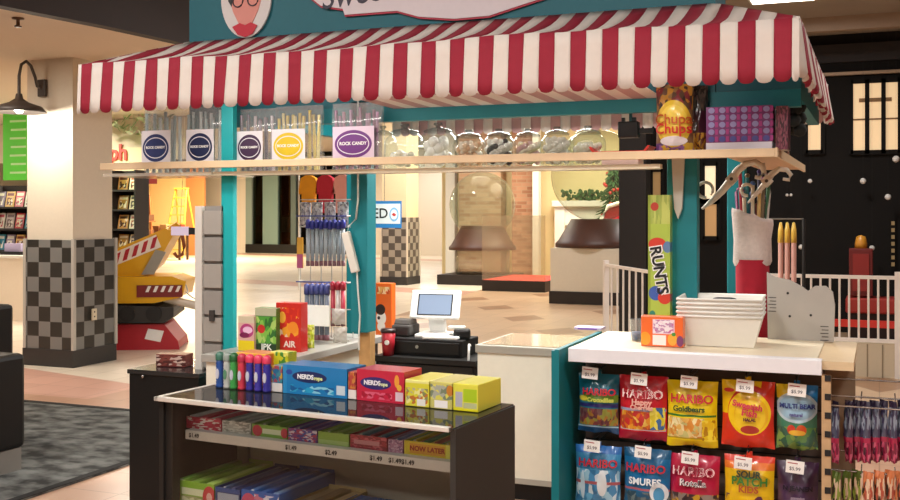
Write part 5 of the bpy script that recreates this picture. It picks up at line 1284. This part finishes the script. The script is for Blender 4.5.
BARC = {'pink': ['#c93a54', '#e6dcd8', '#d8566a'], 'grey': ['#b5b0aa', '#d4cfc8', '#8f8a84'], 'green': ['#7fae4a', '#5a8a34', '#a8c86a'], 'violet': ['#6a4a94', '#3a4a98', '#b0405c'], 'lime': ['#8fb04a', '#6f9a3a', '#b8d06a'],
        'crimson': ['#a8283c', '#5a8a94', '#3a6a8a'], 'lilac': ['#b07a9a', '#6a78b0', '#c9a8b8'], 'yellow': ['#3a8a5a', '#d8b82a', '#b04a3a'], 'blue': ['#2a5aa8', '#3a6ab0', '#6a84b0'], 'navy': ['#2c3a6a', '#4a5a80', '#3a4a88'], 'tan': ['#b39a6a', '#8a7248', '#c9b080']}
def tray(px0, px1, yl, dep, z, h, c, frontlayers, where, n, txt=None, lean=.0, base=None):
    x0, x1 = CLX(px0, yl), CLX(px1, yl); w = x1-x0
    p0 = CW((x0+x1)/2, yl, z)
    t = thing('candy_tray', f'{c} open cardboard candy tray {where}', 'candy tray', p0, CR)
    m_ = print_mat(base or BARC[c][0], frontlayers)
    mb = MB().box(-w/2+.001, w/2-.001, 0, .004, 0, h, m_)
    if txt: mb.text(txt[0], 0, h*.5, -.0005, h*.48, M(txt[1], .5), .0003, .0008)
    mb.build('printed_front', t)
    MB().box(-w/2+.001, -w/2+.004, .004, dep, 0, h, M(base or BARC[c][0])).box(w/2-.004, w/2-.001, .004, dep, 0, h, M(base or BARC[c][0])).box(-w/2+.004, w/2-.004, dep-.004, dep, 0, h*1.1, M(base or BARC[c][0])).box(-w/2+.004, w/2-.004, .004, dep-.004, 0, .003, M('#a89070')).build('tray_walls', t)
    for k in range(n):
        bw = (w-.014)/n
        cx = -w/2+.007+bw*(k+.5); col = BARC[c][k % 3]
        lo = CW((x0+x1)/2+cx, yl+.008, z+.004)
        m2 = print_mat(col, [('box', .1, .9, 0, 1, col), ('box', .3, .7, .55, 1, '#cfc8be' if k % 3 == 1 else col)], .3)
        o = MB().box(-bw*.46, bw*.46, 0, dep-.02, 0, h*.5, m2).build('wrapped_candy_bar', loc=(lo.x, lo.y, z+.004+h*(.35+.12*(k % 2))), rz=CR, bevel=.003)
        o.location.z = z+.004
        o.scale = (1, 1, 1.7+.25*(k % 2))
        tag(o, f'wrapped candy bar lying in the {c} tray {where}', 'candy bar', f'candy bars in the {c} tray {where}')
zi = zs+.009
on = 'on the inner glass shelf'
tray(180, 221, .125, .3, zi, .045, 'pink', [('box', 0, 1, .35, .6, '#e8dcd8'), ('spk', 0, 1, 0, 1, ['#c93a54', '#b02a40', '#e6dcd8', '#c93a54'], 6)], on, 6)
tray(222, 251, .125, .3, zi, .045, 'grey', [('spk', 0, 1, 0, 1, ['#b9b5ae', '#d6d2cb', '#8f8a86'], 5)], on, 5)
tray(252, 287, .125, .3, zi, .045, 'green', [('ell', .15, .5, .14, .45, '#c0304a'), ('box', .3, .95, .3, .7, '#dfe6c8'), ('ell', .93, .5, .1, .4, '#c0304a')], on, 5)
tray(288, 317, .125, .3, zi, .045, 'violet', [('spk', 0, 1, 0, 1, ['#7a3a88', '#b03a5c', '#3a4a98', '#d8c8d8'], 6)], on, 5)
tray(318, 349, .125, .3, zi, .045, 'lime', [('box', 0, 1, .1, .4, '#a9c47a')], on, 5)
tray(350, 387, .125, .3, zi, .048, 'crimson', [('spk', 0, 1, 0, 1, ['#a8283c', '#8a1c30', '#c85a68'], 6), ('box', .1, .8, .35, .65, '#c9848c')], on, 6)
tray(388, 403, .125, .3, zi, .045, 'lilac', [('spk', 0, 1, 0, 1, ['#b07a9a', '#c9a0b8', '#8a5a80'], 5)], on, 3)
tray(404, 451, .125, .3, zi, .048, 'yellow', [('box', .12, .88, .15, .85, '#d89a2a'), ('box', .9, 1, 0, 1, '#e8e05a')], on, 8, ('NOW LATER', '#a03018'), base='#d8c02a')
bd = 'on the case bottom deck'
tray(168, 214, .07, .36, .501, .1, 'lime', [('box', 0, 1, .62, 1, '#8ab83a'), ('ell', .12, .45, .15, .4, '#c23a40'), ('ell', .12, .45, .07, .18, '#e0b0a8'), ('box', .3, .78, .5, .75, '#dfe3c0'), ('spk', .3, .78, .1, .45, ['#a8a87a', '#d8d4b0', '#7a8a4a'], 5), ('ell', .9, .5, .14, .42, '#c23a40'), ('ell', .9, .5, .06, .18, '#e0b0a8')], bd, 6)
tray(215, 240, .07, .36, .501, .095, 'navy', [('box', .1, .95, .45, .8, '#9aa0b0'), ('box', 0, 1, .84, 1, '#2a4a88')], bd, 5)
tray(241, 279, .07, .36, .501, .1, 'blue', [('ell', .2, .5, .2, .4, '#c04a6a'), ('spk', .35, 1, .1, .9, ['#3a6ab0', '#c9708a', '#d8d0e0', '#2a5aa8'], 5)], bd, 6)
tray(281, 322, .07, .3, .501, .065, 'tan', [('spk', 0, 1, 0, 1, ['#b39a6a', '#a08858', '#c0a878'], 5)], bd, 3)
x0, x1 = CLX(324, .12), CLX(382, .12)
p0 = CW((x0+x1)/2, .13, .501); w = (x1-x0)/2
t = thing('blue_lid_tub', 'low tub with glossy blue lid on the case bottom deck', 'tub', p0+Vector((0, 0, 0)), CR)
MB().box(-w, w, 0, .2, 0, .045, M('#27384c', .5)).build('tub_body', t, bevel=.01); MB().box(-w*1.02, w*1.02, -.005, .205, .045, .06, M('#2468b8', .2)).build('lid', t, bevel=.008)
for k, (pa, pb, c_) in enumerate(((384, 408, '#5a3c28'), (424, 446, '#4b3324'))):
    x0, x1 = CLX(pa, .2), CLX(pb, .2); w = (x1-x0)/2
    t = thing('cardboard_box', f'{["larger", "smaller"][k]} open brown cardboard box with peaked flap on the case deck', 'box', CW((x0+x1)/2, .2, .501), CR)
    MB().box(-w, w, 0, .15, 0, .03, M(c_, .8)).build('box_body', t); MB().prism([(-w, .03), (w, .03), (0, .075)], 0, .004, M(c_, .8)).build('flap', t)

# boxes on top
def top_box(px0, px1, yl, h, dep, label, mat, texts, grp='candy boxes on the glass case'):
    x0, x1 = CLX(px0, yl), CLX(px1, yl); w = x1-x0
    mb = MB().box(-w/2, w/2, 0, dep, 0, h, mat)
    for (s, u, v, size, col) in texts: mb.text(s, (u-.5)*w, v*h, -.001, size*h, M(col, .4), .0005, .0008)
    o = mb.build('candy_box', loc=CW((x0+x1)/2, yl, CH+.001), rz=CR, bevel=.003); tag(o, label, 'box of candy', grp)
yl = .275
GT = [('box', 0, 1, .9, 1, '#8d8a84')]
top_box(283, 347, yl, .108, .13, 'blue candy box with dark oval logo on the glass case', print_mat('#1a78b4', [('box', 0, .06, 0, 1, '#2f8ac0'), ('ell', .42, .62, .27, .2, '#1c2a5c'), ('spk', .12, .8, .08, .32, ['#2a9ac4', '#1a78b4', '#8ac8dc', '#1a5a94'], 6), ('box', .84, .97, .1, .42, '#c9d4dc'), ('ell', .1, .75, .05, .09, '#2a4a9a')]), [('NERDS', .36, .62, .22, '#f0f0f4'), ('rope', .56, .6, .18, '#e0e8a0')])
top_box(271, 282, yl, .1, .13, 'narrow teal and red carton left of the blue candy box', print_mat('#1f6a94', [('box', 0, 1, 0, .35, '#e3ded8'), ('spk', 0, 1, .38, 1, ['#1f6a94', '#a04a5a', '#3a8a9a', '#c9a03a'], 4)]), [])
top_box(348, 356, yl, .1, .13, 'narrow red and orange carton between the blue and red candy boxes', print_mat('#b04038', [('box', 0, 1, 0, .35, '#e8dcd6'), ('spk', 0, 1, .4, 1, ['#b04038', '#c9803a', '#8a2a30'], 4)]), [])
top_box(357, 404, yl, .113, .13, 'red candy box with dark oval logo on the glass case', print_mat('#c32440', [('ell', .4, .58, .33, .2, '#34286a'), ('spk', .1, .75, .08, .3, ['#c32440', '#d8607a', '#a81a34'], 6), ('box', .82, .98, .08, .36, '#ddc0cc'), ('ell', .85, .7, .05, .2, '#e89a3a'), ('ell', .9, .5, .05, .1, '#e8b03a')]), [('NERDS', .33, .59, .2, '#f0e8f0'), ('rope', .57, .57, .16, '#dfe0b0')])
ym = print_mat('#d9cf3a', [('ell', .3, .4, .2, .3, '#d8982a'), ('spk', .05, .95, .1, .7, ['#d9cf3a', '#b8b090', '#c07030', '#e8e090', '#8a8a5a'], 5), ('box', .5, .85, .05, .3, '#e8e4dc'), ('box', 0, 1, .88, 1, '#e6e08a')])
top_box(405, 429, yl-.02, .094, .19, 'small yellow candy box beside the red box, left of three yellow ones', ym, [])
top_box(430, 452, yl-.02, .094, .19, 'yellow and grey candy box in the middle of the three yellow ones', print_mat('#c9c06a', [('spk', 0, 1, .35, .9, ['#a8a898', '#d9cf5a', '#7a8468', '#c9c490'], 4), ('box', .2, .8, .05, .32, '#efe9e6'), ('ell', .9, .7, .15, .2, '#c87a2a')]), [])
top_box(453, 478, yl-.02, .094, .19, 'right hand yellow candy box with lime square, end of the row', print_mat('#dcd648', [('box', 0, 1, 0, .1, '#e2d81a'), ('box', .1, .38, .15, .7, '#b4b0b8'), ('box', .42, .95, .35, .82, '#a8c41e'), ('box', .42, .95, .12, .32, '#b8bc8a')]), [])
# upright slim packs at the left
packs = [('#2a4f94', '#3a6a58', 'blue'), ('#b8b8b4', '#8a948c', 'silver white'), ('#3f9a4a', '#1f5a2c', 'green'), ('#cf3a4e', '#b02a44', 'red'), ('#3a3494', '#cf3a5a', 'violet'), ('#43399c', '#cf3a5a', 'violet'), ('#3a3494', '#cf3a5a', 'violet')]
pxs = [220, 227.5, 234, 242, 250, 258.5, 267]
whr = ['at the left end of the row', 'second in the row', 'third in the row', 'fourth in the row', 'first of three alike', 'middle of three alike', 'last of three alike']
for k, (px, (c_, c2_, nme)) in enumerate(zip(pxs, packs)):
    x_ = CLX(px, .262); t = thing('push_candy', f'{nme} ribbed upright candy pack on the glass case, {whr[k]}', 'candy', CW(x_, .262, CH+.001), CR, 'upright slim packs on the glass case')
    r_ = .0165; H = .14
    prof = [(0, 0), (r_, 0)]
    for j in range(8): prof += [(r_, .01+j*.012), (r_*.86, .016+j*.012)]
    prof += [(r_, .11)]
    MB().lathe(prof+[(0, .11)], M(c_, .3), n=14).build('tube_body', t); MB().lathe([(r_*1.08, .108), (r_*1.08, H-.012), (r_*.7, H-.003), (0, H)], M(c2_, .3), n=14).build('cap', t)
    MB().prism(ell(0, .055, .008, .02, 10), -r_-.001, -r_+.002, M('#c9c8d4' if k != 1 else '#5a8a6a')).build('label', t)
top_box(236, 266, yl+.09, .125, .1, 'orange candy box behind the row of upright slim packs', print_mat('#d8702c', [('box', 0, 1, .9, 1, '#e8b03a')]), [])
top_box(270, 288, yl+.14, .13, .06, 'yellow green candy box behind the blue box', print_mat('#c9c82a', [('spk', 0, 1, 0, 1, ['#c9c82a', '#4a8a3a', '#e6dc6a'], 4)]), [])

# =================================================================== LIGHTS
lamps = [(-1.0, 12.0), (1.6, 7.2), (-3.6, 8.6), (-1.8, 1.6), (1.4, 1.6), (-4.6, 2.2), (-4.2, 16), (1.5, 17), (-10, 28), (-16, 26), (-3, 21), (-9, 19.5), (-15, 34), (-1.8, -2.6), (1.4, -2.6), (-4.8, -2.4), (-7.5, -1)]  # panels behind the camera are unseen, added to light the shelf from in front
for i, (x_, y_) in enumerate(lamps):
    t = thing('ceiling_light', 'bright rectangular ceiling light panel over the aisle' if i == 0 else f'recessed ceiling light panel out of view, over the hall, near the {["","right fence","kiosk rear","kiosk front","front right","rug","tall far pillar","gift seat","far left hall","orange shop","winter set","second column","far storefront","rear wall middle, added","rear wall right, added","rear wall left, added","rear wall far left"][i]}', 'ceiling light', (x_, y_, 3.995), group='recessed ceiling lights')
    MB().box(-.36, .36, -.36, .36, -.02, 0, M('#c9c4bc', .5)).build('frame', t); MB().box(-.33, .33, -.33, .33, -.024, -.0201, emit('#fff4e4', 5)).build('diffuser', t)
    area('lamp_panel', (x_, y_, 3.96), .66, 64 if y_ < -1 else 80 if y_ < 6 else (60 if y_ < 18 else 110))
LM = [(-8.2, 6.5), (-9.5, 11.5), (-12.5, 13), (-15, 10)]
for i, (x_, y_) in enumerate(LM):
    area('lamp_low_bay', (x_, y_, 3.19), .5, 70 if i < 1 else 95, (1, .92, .8))
area('lamp_orange_shop', (-21.5, 30, 3.9), 2.0, 800, (1, .8, .52))
area('lamp_winter_set', (PX(585, 22.5), 22.2, 3.9), 2.2, 230, (1, .9, .66))
area('lamp_globes', (PX(480, 22.5), 22.0, 3.9), 1.6, 70, (1, .9, .7))
area('lamp_kiosk_inside', (-2.1, 5.9, 2.4), 1.2, 85, (1, .97, .92), sy=.5)
w_ = bpy.data.worlds.new('hall'); SC.world = w_; w_.use_nodes = True
w_.node_tree.nodes['Background'].inputs[0].default_value = (1, .985, .96, 1); w_.node_tree.nodes['Background'].inputs[1].default_value = .3

cam = bpy.data.cameras.new('camera'); co = bpy.data.objects.new('camera', cam); COL.objects.link(co)
co.location = (0, 0, EYE); co.rotation_euler = (R(90), 0, YAW); cam.sensor_width = 36; cam.lens = F/900*36; cam.shift_y = -(250-HY)/900
cam.clip_end = 200
SC.camera = co
SC.view_settings.view_transform = 'Standard'; SC.view_settings.look = 'None'; SC.view_settings.gamma = 1; SC.view_settings.exposure = .23
SC.view_settings.use_curve_mapping = False
try:
    SC.cycles.max_bounces = 10; SC.cycles.transparent_max_bounces = 24; SC.cycles.caustics_reflective = False; SC.cycles.sample_clamp_indirect = 6
    SC.cycles.use_denoising = True
except Exception: pass
